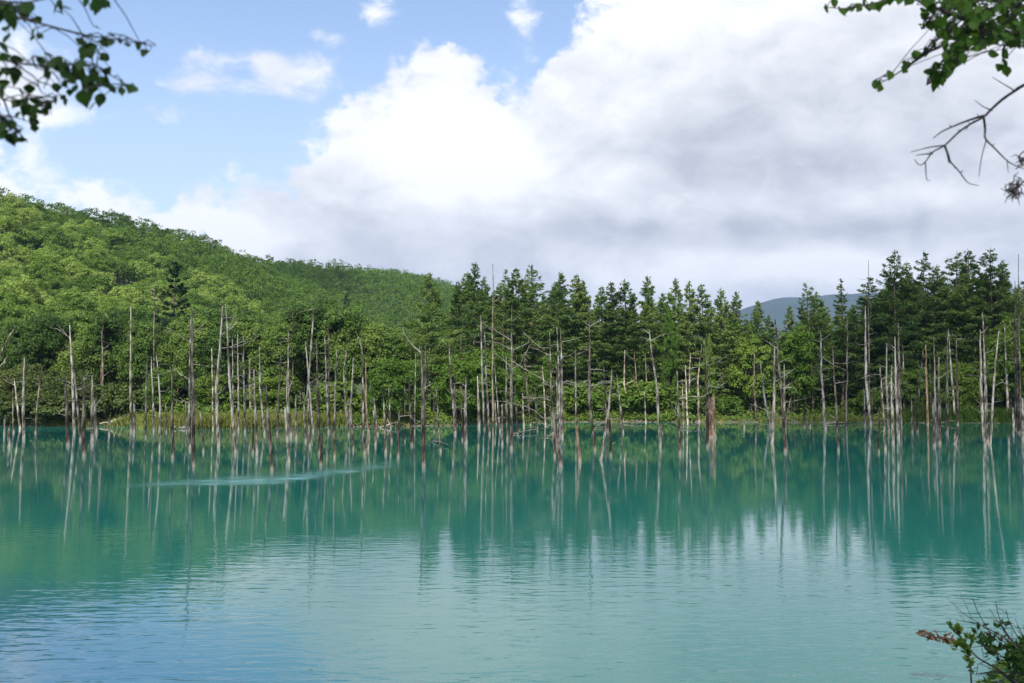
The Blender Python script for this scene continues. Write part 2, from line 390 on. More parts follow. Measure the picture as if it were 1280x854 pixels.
# ------------------------------------------------------------------ far mountain
mb = MB(); rg = np.random.default_rng(8)
DM = 4200.
prof = [(300, 470), (700, 440), (860, 415), (925, 389), (953, 378), (973, 373), (1001, 371), (1034, 368), (1076, 367), (1150, 368), (1260, 362), (1400, 360), (1700, 380), (2100, 430)]
P = np.array([tuple(at(px, py, DM)) for px, py in prof])
mx_ = np.linspace(P[0, 0], P[-1, 0], 160); cz = np.interp(mx_, P[:, 0], P[:, 2])
rows = []
for i, (dy_, k_) in enumerate([(-1700, 0), (-1300, .12), (-900, .32), (-500, .6), (-200, .86), (0, 1.), (300, .8), (900, .3), (1400, 0)]):
    zz = cz * k_ + (0 if i in (0, 8) else 1) * (14 * np.sin(mx_ / 85. + i * 1.7) + 9 * np.sin(mx_ / 31. + i * 2.9) + 4 * rg.normal(size=mx_.shape)) * (1 if i != 5 else .25)
    rows.append(np.stack([mx_, np.full_like(mx_, DM + dy_), zz - (3 if i in (0, 8) else 0)], 1))
V = np.concatenate(rows); idx = np.arange(len(V)).reshape(len(rows), -1)
mb.add(V, np.stack([idx[:-1, :-1], idx[:-1, 1:], idx[1:, 1:], idx[1:, :-1]], -1).reshape(-1, 4))
m, g, out = new_mat('mountain_forest')
tc = g.n.new('ShaderNodeTexCoord').outputs['Object']
p = g.n.new('ShaderNodeBsdfPrincipled'); p.inputs['Roughness'].default_value = .9
g.l.new(g.ramp(g.noise(tc, .012, 8, .65), [(.3, (.012, .028, .016)), (.7, (.032, .055, .028))]), p.inputs['Base Color']); g.l.new(p.outputs[0], out.inputs[0])
tag(mb.build('mountain', m, smooth=True), 'blue hazy mountain behind the trees with its top in cloud', 'mountain', kind='structure')

# ------------------------------------------------------------------ air
mb = MB()
X0, X1, Y0, Y1, Z0, Z1 = -4600, 6200, -230, 6700, -3, 700
v = [(x, y, z) for z in (Z0, Z1) for y in (Y0, Y1) for x in (X0, X1)]
mb.add(v, [(0, 2, 3, 1), (4, 5, 7, 6), (0, 1, 5, 4), (2, 6, 7, 3), (0, 4, 6, 2), (1, 3, 7, 5)])
m, g, out = new_mat('air')
pv = g.n.new('ShaderNodeVolumePrincipled'); pv.inputs['Color'].default_value = (.44, .63, 1., 1); pv.inputs['Density'].default_value = .00012
pv.inputs['Anisotropy'].default_value = .3
g.l.new(pv.outputs[0], out.inputs['Volume'])
HAZE = True
if HAZE: tag(mb.build('haze', m), 'thin bluish haze in the air', 'haze', kind='stuff')

# ------------------------------------------------------------------ added clouds, out of view behind the eye, placed to shade pond and hill
def cloud(name, ground_xy, alt, rx, ry, rz_, seed, label, turn=0.):
    import bmesh
    rng = np.random.default_rng(seed)
    c = Vector((ground_xy[0], ground_xy[1], 0)) + SUN_DIR * (alt / SUN_DIR.z)
    bm = bmesh.new(); bmesh.ops.create_icosphere(bm, subdivisions=5, radius=1)
    k = rng.normal(size=(22, 3)) * np.concatenate([np.full(8, 2.2), np.full(14, 6.)])[:, None]; ph = rng.random(22) * 6.28; am = np.concatenate([np.full(8, .075), np.full(14, .03)])
    for v in bm.verts:
        q = np.array(v.co); f = 1 + float((am * np.sin(k @ q + ph)).sum())
        v.co = Vector((q[0] * f * rx, q[1] * f * ry, max(q[2], -.35) * f * rz_))
    me = bpy.data.meshes.new(name); bm.to_mesh(me); bm.free()
    me.materials.append(M_shade_cloud)
    for p_ in me.polygons: p_.use_smooth = True
    return tag(link_mesh(name, me, None, c, rz=turn), label, 'cloud', kind='stuff')
M_shade_cloud, g, out = new_mat('shade_cloud_white')
thin = g.n.new('ShaderNodeBsdfTransparent')
d_ = g.n.new('ShaderNodeBsdfDiffuse'); d_.inputs[0].default_value = (.9, .9, .9, 1)
t_ = g.n.new('ShaderNodeBsdfTranslucent'); t_.inputs[0].default_value = (.9, .9, .9, 1)
mx = g.n.new('ShaderNodeMixShader'); mx.inputs[0].default_value = .35
g.l.new(d_.outputs[0], mx.inputs[1]); g.l.new(t_.outputs[0], mx.inputs[2])
m2 = g.n.new('ShaderNodeMixShader'); m2.inputs[0].default_value = .66     # thin cloud lets part of the sun through
g.l.new(mx.outputs[0], m2.inputs[1]); g.l.new(thin.outputs[0], m2.inputs[2]); g.l.new(m2.outputs[0], out.inputs[0])
cloud('cloud', (40, 44), 900, 125, 78, 40, 2, 'white cloud added out of view behind the eye to shade the pond')
cloud('cloud', (78, 118), 930, 46, 52, 28, 5, 'smaller white cloud added out of view to shade the right end of the shore')
cloud('cloud', (-106, 476), 880, 26, 120, 22, 7, 'long narrow white cloud added out of view to shade a strip of the hill', -.31)

# ------------------------------------------------------------------ living trees: meshes shared by the copies of a kind
def larch_meshes(seed, H=20., R=3.3, base=.30, dens=1., top_open=.15, droop=.25, whorl=.42, sz=.54):
    rng = np.random.default_rng(seed)
    tr = MB(); cr = MB()
    ph = rng.random() * 6.28
    zs = np.linspace(-.4, H, 12)
    cx = .12 * np.sin(zs / 4. + ph); cy = .12 * np.cos(zs / 5. + ph)
    tube(tr, np.stack([cx, cy, zs], 1), np.interp(zs, [-.4, H * .5, H], [.24, .15, .02]), 7)
    for _ in range(16):         # dead lower limbs
        z = rng.uniform(H * .12, H * (base + .12)); a = rng.random() * 6.28; L = rng.uniform(.5, 1.8)
        px_, py_ = np.interp(z, zs, cx), np.interp(z, zs, cy)
        tube(tr, [(px_, py_, z), (px_ + L * .5 * math.cos(a), py_ + L * .5 * math.sin(a), z + .02), (px_ + L * math.cos(a), py_ + L * math.sin(a), z - .15 * L)], [.03, .02, .008], 4)
    z = H * base; C = []; N = []; A = []; S = []
    while z < H - .15:
        t = (z - H * base) / (H * (1 - base))
        env = R * (np.interp(t, [0, .12, .3, .6, .85, 1], [.7, .95, 1., .66, .27, .03]))
        for _ in range(rng.integers(3, 6)):
            a = rng.random() * 6.28; L = env * rng.uniform(.55, 1.2) + .12
            if rng.random() < .12: L *= .4
            up = np.interp(t, [0, .5, 1], [-.15, .05, .55]) + rng.normal() * .10
            px_, py_ = np.interp(z, zs, cx), np.interp(z, zs, cy)
            d = np.array([math.cos(a), math.sin(a), 0])
            n = max(3, int(L * 27 * dens * (.6 if t > 1 - top_open else 1.)))
            u = np.sqrt(rng.random(n)) * .9 + .1
            pos = np.array([px_, py_, z]) + d * (u * L)[:, None]
            pos[:, 2] += L * (up * u + droop * (u ** 2.2 - u) * .9)
            side = rng.normal(size=n) * .17 * L * (1.1 - u * .5)
            pos += np.array([-d[1], d[0], 0]) * side[:, None]
            pos[:, 2] += -np.abs(rng.normal(size=n)) * .16
            C.append(pos); N.append(np.stack([rng.normal(size=n) * .85, rng.normal(size=n) * .85, np.ones(n)], 1))
            A.append(d + np.stack([-d[1] * np.sign(side) * .8, d[0] * np.sign(side) * .8, -.25 + .3 * rng.normal(size=n)], 1)); S.append(rng.uniform(.6, 1.25, n) * sz)
            if L > 1.0: tube(tr, [(px_, py_, z), tuple(np.array([px_, py_, z]) + d * L * .6 + np.array([0, 0, L * (up * .6 - .1 * droop)]))], [.035, .012], 3)
        z += whorl * rng.uniform(.6, 1.4) * (1. if t < .8 else .8)
    diamonds(cr, np.concatenate(C), np.concatenate(N), np.concatenate(S), .28, rng, np.concatenate(A), fold=.15)
    return tr, cr
def leafy_crown(mb, rng, c, r, nclump, nleaf, size, aspect=.7, lump=.36, core=.5, low=-.7):
    """crown of leaf clumps filling an uneven ellipsoid"""
    c = np.array(c, float); r = np.array(r, float)
    d = rng.normal(size=(nclump, 3)); d /= np.linalg.norm(d, axis=1)[:, None]
    d[:, 2] = np.where(d[:, 2] < low, -d[:, 2], d[:, 2])
    rad = core + (1 - core) * rng.random(nclump) ** .6
    cc = c + d * rad[:, None] * r * rng.uniform(.82, 1.12, (nclump, 1))
    lr = lump * r.mean() * rng.uniform(.55, 1.25, nclump)
    n = nclump * nleaf
    e = rng.normal(size=(n, 3)); e /= np.linalg.norm(e, axis=1)[:, None]
    e[:, 2] = np.where(e[:, 2] < -.35, -e[:, 2], e[:, 2])
    k = np.repeat(np.arange(nclump), nleaf)
    pos = cc[k] + e * (lr[k] * rng.uniform(.6, 1.06, n))[:, None] * np.array([1, 1, .78])
    nrm = e + .55 * rng.normal(size=(n, 3)) + np.array([0, 0, .25])
    diamonds(mb, pos, nrm, size * rng.uniform(.65, 1.3, n), aspect, rng, fold=.12)
def leafy_meshes(seed, H=12., R=3.4, bole=.22, nclump=64, nleaf=190, size=.26, lump=.34, stems=1, trunk_r=.16):
    rng = np.random.default_rng(seed)
    tr = MB(); cr = MB()
    top = np.array([rng.normal() * .3, rng.normal() * .3, H * .8])
    for s in range(stems):
        o = np.array([rng.normal() * .3, rng.normal() * .3, 0]) if stems > 1 else np.zeros(3)
        tube(tr, [o + (0, 0, -.4), o + (rng.normal() * .12, rng.normal() * .12, H * .25), o * 1.8 + top * .55, o * 2 + top], [trunk_r, trunk_r * .8, trunk_r * .5, trunk_r * .15], 7)
    for _ in range(14):
        z = rng.uniform(H * bole, H * .7); a = rng.random() * 6.28; L = R * rng.uniform(.5, .95)
        q = top * (z / (H * .8))
        tube(tr, [q, q + np.array([math.cos(a) * L * .5, math.sin(a) * L * .5, L * .3]), q + np.array([math.cos(a) * L, math.sin(a) * L, L * .55])], [trunk_r * .4, trunk_r * .25, .015], 4)
    zc = H * (bole + 1) / 2
    leafy_crown(cr, rng, (0, 0, zc), (R, R, H * (1 - bole) / 2), nclump, nleaf, size, lump=lump, core=.35)
    leafy_crown(cr, rng, (rng.normal() * R * .3, rng.normal() * R * .3, H * .78), (R * .62, R * .62, H * .2), nclump // 3, nleaf, size, lump=lump * 1.1, core=.4)
    return tr, cr
def pair(mbs, n1, m1, n2, m2): return mbs[0].mesh(n1, m1, True), mbs[1].mesh(n2, m2)
LARCH = [pair(larch_meshes(11 + i, 20, r, b, 1., o, whorl=.36), 'trunk', M_bark, 'crown', M_larch) for i, (r, b, o) in enumerate([(3.2, .22, .12), (3.6, .18, .15), (2.7, .25, .15), (3.3, .2, .1), (2.9, .26, .15)])]
LARCH_WIDE = pair(larch_meshes(31, 20, 5.6, .12, 1.0, .08, whorl=.34), 'trunk', M_bark, 'crown', M_larch)
LARCH_THIN = pair(larch_meshes(32, 20, 2.0, .28, .9, .2, whorl=.45), 'trunk', M_bark, 'crown', M_larch)
LARCH_OPEN = [pair(larch_meshes(33 + i, 20, 4.0, .22, .95, .2, .35, whorl=.46), 'trunk', M_bark, 'crown', M_larch) for i in range(3)]
SPRUCE = pair(larch_meshes(41, 20, 3.6, .10, 1.2, .05, .45, whorl=.75), 'trunk', M_bark, 'crown', M_spruce)
LEAFY = [pair(leafy_meshes(51 + i, 12, r, b), 'trunk', M_bark, 'crown', M_leaf) for i, (r, b) in enumerate([(3.4, .2), (2.9, .16), (3.8, .25), (3.1, .12)])]
YOUNG = [pair(leafy_meshes(61 + i, 10, 2.7, .04, 52, 120, .30, .30, 2, .09), 'trunk', M_bark, 'crown', M_bush) for i in range(2)]
def bush_pair(seed, mat, R=2.2, H=3.2, n=42, size=.26):
    rng = np.random.default_rng(seed); st = MB(); lf = MB()
    for _ in range(9):
        a = rng.random() * 6.28; q = np.array([math.cos(a), math.sin(a), 0])
        tube(st, [(0, 0, -.3), q * R * .3 + (0, 0, H * .4), q * R * .7 + (0, 0, H * .8)], [.05, .035, .01], 5)
    leafy_crown(lf, rng, (0, 0, H * .5), (R, R, H * .5), n, 110, size, lump=.34, core=.45)
    return pair((st, lf), 'stem', M_bark, 'foliage', mat)
BIG = [bush_pair(76, M_bush, 3.3, 7.6, 100, .30), bush_pair(77, M_bush, 3.0, 7.6, 95, .30), bush_pair(78, M_under, 3.2, 7.6, 95, .32), bush_pair(79, M_olive, 4.4, 7.4, 120, .30)]
BUSH = [bush_pair(71, M_bush), bush_pair(72, M_bush, 2.6, 3.0), bush_pair(73, M_olive), bush_pair(74, M_olive, 2.6, 2.8), bush_pair(75, M_under, 2.3, 2.6)]

def plant(kind, meshes, px, top, D, label, cat, group, H0, wide=1., parts=('trunk', 'crown'), rz=None):
    """a plant whose base stands on the land at depth D and whose top reaches the photo's row"""
    rng = random.Random(px * 7 + top * 13 + D)
    p = at(px, 500, D); shore = float(y_far(p.x))
    D = max(D, shore + {'larch_tree': 9, 'spruce_tree': 12, 'leafy_tree': 8, 'young_tree': 3.5, 'bush': 1.6}[kind] + (D - 118) * .22) if D < 136 else D + max(0, shore - 116) * 1.0
    p = at(px, 500, D); z = lz(p.x, D); h = at(px, top, D).z - z
    e = empty(kind, (p.x, D, z - .05), label, cat, group, rng.random() * 6.28 if rz is None else rz)
    if 'larch' in kind: e.rotation_euler.x = rng.gauss(0, .022); e.rotation_euler.y = rng.gauss(0, .022); wide *= rng.uniform(.85, 1.22)
    s = h / H0; w = s * wide * rng.uniform(.94, 1.06)
    for n, me in zip(parts, meshes): link_mesh(n, me, e, scale=(w, w, s))
    return e

# ---- the larches along the far shore, the ones whose tops make the skyline
GL = 'larches lining the far shore'
SKY = [
 (540, 340, 122, 'w', 'broad full larch standing apart at the left end of the larch row'),
 (593, 327, 126, 0, 'larch with a flat tiered tip next to the broad separate larch'),
 (628, 336, 132, 't', 'skinny young larch with sparse branches beside a bare dead pole'),
 (643, 333, 127, 3, 'narrow pointed larch right of the skinny young larch'),
 (665, 329, 129, 'o', 'tall larch with an open airy tip, highest in the middle of the row'),
 (697, 338, 124, 1, 'dense larch behind the tallest branchy dead trunk'),
 (717, 341, 128, 4, 'mid-height larch with a pointed tip right of the dense one'),
 (734, 349, 131, 2, 'slightly lower larch in the dip of the middle skyline'),
 (753, 356, 129, 3, 'lowest larch of the middle skyline, slim and pointed'),
 (770, 351, 126, 0, 'larch behind the leaning pair of dead trunks in the middle'),
 (789, 347, 124, 1, 'bushy larch with a round-shouldered tip, centre right'),
 (817, 343, 126, 3, 'tall bushy larch left of the small yellow-green tree'),
 (841, 346, 129, 1, 'full larch right above the small yellow-green tree'),
 (858, 349, 125, 4, 'wide-topped larch right of the small yellow-green tree'),
 (881, 354, 127, 0, 'larch above the broken orange stump'),
 (905, 358, 125, 1, 'rounded larch on the falling right shoulder of the middle row'),
 (922, 362, 129, 3, 'larch behind the left of the two bright young trees'),
 (944, 374, 132, 2, 'lower larch at the gap that shows the blue mountain'),
 (962, 392, 134, 4, 'lowest larch, right under the blue mountain'),
 (988, 381, 136, 2, 'short larch directly in front of the blue mountain'),
 (1016, 351, 128, 'o2', 'larch with a forked-looking top left of the mountain gap in the right group'),
 (1030, 362, 133, 4, 'shaggy larch leaning on the fork-topped one'),
 (1053, 347, 126, 't2', 'slim tiered larch standing alone in front of the mountain'),
 (1085, 344, 127, 'o1', 'larch with a bare spike above its tip, right of the mountain'),
 (1120, 311, 122, 'o0', 'very tall larch with tiered open branches and the widest top in the right group'),
 (1153, 312, 124, 'o1', 'very tall larch with a leaning tip, second of the tall right group'),
 (1178, 330, 128, 1, 'larch filling the notch between the tall right ones'),
 (1199, 313, 123, 'o2', 'tall larch with a tufted flat top in the right group'),
 (1220, 310, 127, 3, 'tall thin-tipped larch between two flat-topped ones'),
 (1241, 309, 122, 'o0', 'tall dense larch with twin tips near the right edge'),
 (1258, 323, 125, 1, 'last larch before the right edge, sloping shoulder'),
 (1290, 335, 126, 0, 'larch cut by the right edge of the view'),
]
MESH = {'w': LARCH_WIDE, 't': LARCH_THIN, 't2': LARCH_THIN, 'o': LARCH_OPEN[0], 'o0': LARCH_OPEN[0], 'o1': LARCH_OPEN[1], 'o2': LARCH_OPEN[2]}
for px, top, D, k, lab in SKY:
    right = px > 1090
    plant('larch_tree', MESH[k] if isinstance(k, str) else LARCH[k], px, top, D, lab, 'larch', GL, 20., 1.0 if not right else .95)
rr = random.Random(5)
for row, (x0, x1, st, d0, lift) in enumerate([(570, 960, 17, 139, 14), (575, 1000, 21, 150, 22), (1010, 1330, 19, 136, 24), (1090, 1340, 22, 147, 14), (560, 1360, 20, 164, 34), (930, 1120, 16, 146, 26)]):
    px = x0
    while px < x1:
        tops = [(t, q) for q, t, *_ in SKY]
        ref = np.interp(px, [q for _, q in tops], [t for t, _ in tops])
        plant('larch_tree', LARCH[rr.randrange(5)], px, ref + lift + rr.uniform(-4, 22), d0 + rr.uniform(-3, 3), 'dark larch standing in the close rows behind the front larches', 'larch', 'larches in the rows behind', 20., rr.uniform(.85, 1.1))
        px += st * rr.uniform(.7, 1.3)

# ---- broad-leaved wood on the left and at the foot of the hill
GB = 'broad-leaved trees on the left shore'
LEFT = [
 (-25, 385, 126, 0, 'leafy green tree cut by the left edge of the view'),
 (28, 398, 124, 1, 'dark green tree behind the leaning grey snag at the left edge'),
 (66, 388, 127, 2, 'rounded dark tree between the left edge and the tall branchy snag'),
 (104, 402, 123, 3, 'leafy tree right behind the tall branchy snag on the left'),
 (140, 390, 126, 0, 'broad tree with a soft brownish-green top left of the lone straight pole'),
 (176, 396, 122, 1, 'dark tree right behind the lone straight pole'),
 (246, 392, 123, 3, 'dark leafy tree behind the tall pale and dark pair of trunks'),
 (276, 402, 121, 1, 'tree with low dense leaves behind the two slanting pale trunks'),
 (305, 396, 124, 2, 'wide leafy tree above the right half of the grassy spit'),
 (345, 400, 122, 0, 'leafy tree above the right end of the grassy spit'),
 (378, 378, 128, 1, 'tallest leafy tree right of the spruce, behind the tall slim pale trunk'),
 (408, 372, 127, 3, 'upright leafy tree with a peaked crown behind the trunk cluster'),
 (438, 380, 124, 0, 'warm green leafy tree left of the round bright bush'),
 (468, 398, 123, 1, 'small leafy tree standing behind the round bright bush'),
 (498, 408, 122, 3, 'low leafy tree squeezed beside the broad separate larch'),
]
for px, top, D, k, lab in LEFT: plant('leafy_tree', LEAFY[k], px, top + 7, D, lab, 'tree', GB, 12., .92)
for x0, x1, st, d0, t0 in [(-40, 470, 30, 138, 402), (-50, 440, 33, 152, 396), (-60, 420, 38, 166, 392)]:
    px = x0
    while px < x1:
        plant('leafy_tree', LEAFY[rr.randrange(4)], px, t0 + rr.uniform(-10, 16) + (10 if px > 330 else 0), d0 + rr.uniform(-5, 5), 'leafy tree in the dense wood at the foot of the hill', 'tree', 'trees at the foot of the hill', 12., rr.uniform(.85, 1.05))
        px += st * rr.uniform(.7, 1.25)
plant('spruce_tree', SPRUCE, 216, 322, 138, 'lone dark spruce with tiered branches against the sunlit hill', 'spruce', None, 20., .95)
plant('spruce_tree', SPRUCE, 432, 362, 146, 'small dark conifer tip poking out of the warm green leafy trees', 'spruce', None, 20., .6)
plant('young_tree', YOUNG[0], 940, 421, 131, 'left one of two bright green young trees by the water', 'young tree', None, 10., .86)
plant('young_tree', YOUNG[1], 995, 410, 129, 'taller right one of two bright yellow-green young trees by the water', 'young tree', None, 10., .84)
plant('young_tree', YOUNG[0], 838, 386, 121, 'slim yellow-green tree growing up through the dark larches', 'young tree', None, 10., .28)
plant('young_tree', YOUNG[1], 886, 420, 122, 'slender light green sapling behind the dark straight snag', 'young tree', None, 10., .3)
plant('young_tree', YOUNG[0], 683, 448, 124, 'light green sapling behind the central dead trunks', 'young tree', None, 10., .5)

GS = 'bushes along the far shore'
for px, top, D, k, w, lab in [
 (490, 449, 115, 0, .56, 'round bright green bush at the right end of the grassy spit'),
 (572, 446, 117, 1, .56, 'broad yellow-green bush right of the thick trunk with an upswept branch'),
 (610, 437, 119, 0, .58, 'tall rounded yellow-green bush behind the central poles'),
 (660, 462, 122, 4, .5, 'low green bush behind the tallest central trunk'),
 (200, 460, 118, 0, .5, 'small bright bush behind the grassy spit'),
 (30, 456, 117, 2, .85, 'olive green bush at the left edge of the far shore'),
 (88, 464, 116, 3, .8, 'olive bush behind the cluster of thick broken trunks on the left'),
 (62, 487, 114.5, 3, 1.2, 'low olive bush at the waterline on the left'),
 (140, 480, 117, 3, 1., 'dull green bush at the left end of the grassy spit'),
 (8, 496, 114, 2, 1.2, 'low dark olive bush in the bottom left corner of the far shore'),
 (420, 470, 118, 4, .9, 'green bush behind the middle trunk cluster'),
 (340, 468, 119, 4, .8, 'dark green bush behind the right half of the grassy spit'),
 (270, 466, 119, 4, .8, 'dark green bush behind the middle of the grassy spit'),
 (1137, 458, 130, 4, .6, 'green shrub behind the cluster of splintered trunks on the right'),
 (1193, 453, 129, 0, .56, 'rounded green bush behind the four tall poles on the right'),
 (1264, 402, 126, 1, .42, 'tall bright bush at the right edge of the view'),
 (1304, 420, 126, 0, .5, 'tall bush cut by the right edge of the view'),
 (905, 492, 133, 4, 1.1, 'low green bush left of the bright young trees'),
 (1062, 488, 136, 4, 1.1, 'low green shrub above the small sandy landing'),
 (1095, 482, 134, 4, 1.1, 'green shrub between the sandy landing and the splintered trunks'),
 (800, 470, 134, 4, 1.2, 'green shrub under the larches left of the orange stump'),
 (850, 478, 134, 4, 1.2, 'green shrub right behind the thin crowded snags'),
 (735, 474, 134, 4, 1.2, 'leafy shrub behind the tall reddish-footed trunk'),
]: plant('bush', BIG[{0: 0, 1: 1, 2: 3, 3: 3, 4: 2}[k]] if top < 470 else BUSH[k], px, top, D, lab, 'bush', GS, 8. if top < 470 else 3.2, w * (1.7 if top < 470 and k not in (2, 3) else 1.15 if top < 470 else 1.), ('stem', 'foliage'))

# ---- reeds, grass and low growth by the far water's edge (nobody could count them)
def blades(mb, rng, n, px0, px1, d0, d1, h0, h1, lean=.35, wid=.05):
    px = rng.uniform(px0, px1, n); X = (px - 640) / F; Y0 = y_far(X * 110)
    Y = Y0 + rng.uniform(d0, d1, n); X = X * Y; Y = y_far(X) + rng.uniform(d0, d1, n)
    Z = land(X, Y); h = rng.uniform(h0, h1, n) * (1 - .3 * rng.random(n))
    a = rng.random(n) * 6.28; l = rng.normal(size=(n, 2)) * lean * h[:, None]
    b = np.stack([np.cos(a), np.sin(a), 0 * a], 1) * (wid * rng.uniform(.6, 1.4, n))[:, None]
    p = np.stack([X, Y, Z - .05], 1); t = p + np.stack([l[:, 0], l[:, 1], h], 1); mid = (p + t) / 2 + np.stack([-l[:, 0] * .12, -l[:, 1] * .12, h * .06], 1)
    v = np.stack([p - b, p + b, mid + b * .75, t, mid - b * .75], 1).reshape(-1, 3)
    mb.add(v, np.arange(5 * n).reshape(-1, 5))
rng = np.random.default_rng(21)
mb = MB()
blades(mb, rng, 16000, 160, 440, .0, 9, .5, 1.5)
blades(mb, rng, 3500, 1030, 1100, .3, 6, .2, .6)
blades(mb, rng, 1500, 60, 160, .1, 1.2, .2, .6); 
for q in np.concatenate([rng.uniform(440, 720, 22), rng.uniform(760, 1030, 26)]): blades(mb, rng, 70, q - 3, q + 3, .1, 1.2, .2, rng.uniform(.4, 1.0))
tag(mb.build('grass', M_grass), 'tall yellow-green grass and reeds along the far water edge', 'grass', kind='stuff')
mb = MB()
blades(mb, rng, 9000, 1105, 1330, .2, 3.5, 1.0, 2.1, .2); blades(mb, rng, 2500, 380, 520, .8, 4, .5, 1.3, .3)
tag(mb.build('reeds', M_under), 'dark green reeds at the right end of the far shore', 'reeds', kind='stuff')
mb = MB()
n = 30000
px = np.concatenate([rng.uniform(-60, 170, 5000), rng.uniform(150, 480, 5500), rng.uniform(440, 680, 6000), rng.uniform(640, 900, 16000), rng.uniform(860, 1400, 9000)]); n = len(px)
Yd = rng.random(n) ** 1.3 * 16 + .3
X = (px - 640) / F * 118; Y = y_far(X) + Yd; hh = np.minimum(.35 + Yd * .2, 1.9) * np.interp(px, [600, 660, 900, 960, 1100], [1., 1.7, 1.7, 1., 1.2]) * (.6 + .5 * np.sin(X * .9) * np.sin(Y * .7 + X * .3) + .3 * rng.random(n))
lump = rng.normal(size=(n, 3)) * .14
pos = np.stack([X, Y, land(X, Y) + np.clip(hh, .1, None) * rng.random(n) ** .5], 1) + lump
diamonds(mb, pos, np.stack([rng.normal(size=n), rng.normal(size=n) - .5, np.abs(rng.normal(size=n)) + .7], 1), rng.uniform(.2, .42, n), .75, rng, fold=.15)
tag(mb.build('undergrowth', M_under), 'low leafy green growth under the trees on the far shore', 'undergrowth', kind='stuff')
# forest-floor growth deeper among the trunks
mb = MB(); n = 26000
X = rng.uniform(-95, 95, n); Y = y_far(X) + rng.uniform(12, 70, n)
pos = np.stack([X, Y, land(X, Y) + rng.random(n) * (1.1 + .8 * np.sin(X * .5) * np.sin(Y * .4))], 1)
diamonds(mb, pos, np.stack([rng.normal(size=n), rng.normal(size=n) - .3, np.ones(n)], 1), rng.uniform(.4, .9, n), .7, rng, fold=.15)
n = 16000; px = rng.uniform(560, 1400, n); X = (px - 640) / F * 150; Y = y_far(X) + rng.uniform(22, 62, n)
pos = np.stack([X, Y, land(X, Y) + rng.random(n) ** .8 * (3.2 + 1.6 * np.sin(X * .37) + 1.2 * np.sin(Y * .5 + X * .8))], 1)
diamonds(mb, pos, np.stack([rng.normal(size=n), rng.normal(size=n) - .6, np.ones(n)], 1), rng.uniform(.45, .9, n), .7, rng, fold=.15)
tag(mb.build('forest_floor_growth', M_leaf), 'dark low growth on the forest floor between the trunks', 'undergrowth', kind='stuff')

# ---- the wood on the hillside
def hill_mesh(seed, nleaf, ncl, size):
    rng = np.random.default_rng(seed); mb = MB()
    H = 12.; R = 4.1
    tube(mb, [(0, 0, -1), (0, 0, H * .6)], [.22, .1], 5, mat=1)
    leafy_crown(mb, rng, (0, 0, H * .58), (R, R, H * .38), ncl, nleaf, size, lump=.30, core=.62, low=-.15)
    return mb
HILL = [hill_mesh(81 + i, 84, 40, .40).mesh('hillside_tree', [M_hill, M_bark]) for i in range(5)]
rng = np.random.default_rng(33)
cand = []
for s in np.arange(-130, 660, 5.6):
    for d in np.arange(-34, 190, 5.4):
        ss = s + rng.normal() * 1.5; dd = d + rng.normal() * 1.5
        x, y = RA + RD * ss + RN * dd
        px = 640 + F * x / y
        if px < -60 or px > 720 or y < 160: continue
        zt = lz(x, y) + 9; py = 500 - (zt - CAM_H) / y * F
        if py > 440: continue
        cand.append((y, x, px, py))
cand.sort()
near_trees = [c for c in cand if -12 < c[2] < 520][:296]
chosen = set((c[0], c[1]) for c in near_trees)
KINDS = ['pale', 'mid', 'deep_tone']
for i, (y, x, px, py) in enumerate(near_trees):
    o = link_mesh('hillside_tree', HILL[i % 5], None, (x, y, lz(x, y) - .3), (1, 1, 1), rng.random() * 6.28)
    k = rng.uniform(.62, 1.08); w = k * rng.uniform(.85, 1.1); o.scale = (w, w, k)
    tag(o, 'rounded leafy tree among many on the wooded hillside', 'tree', 'trees covering the hillside')
rest = [c for c in cand if (c[0], c[1]) not in chosen]
mb = MB()
for y, x, px, py in rest:
    k = rng.uniform(.62, 1.05); R = 4.1 * k; H = 12 * k; z = lz(x, y)
    far = y > 430
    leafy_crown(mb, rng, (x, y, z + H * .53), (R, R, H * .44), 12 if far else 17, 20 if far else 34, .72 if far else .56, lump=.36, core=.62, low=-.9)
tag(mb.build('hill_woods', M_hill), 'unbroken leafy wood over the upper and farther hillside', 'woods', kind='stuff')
print('hill trees', len(near_trees), 'rest', len(rest))

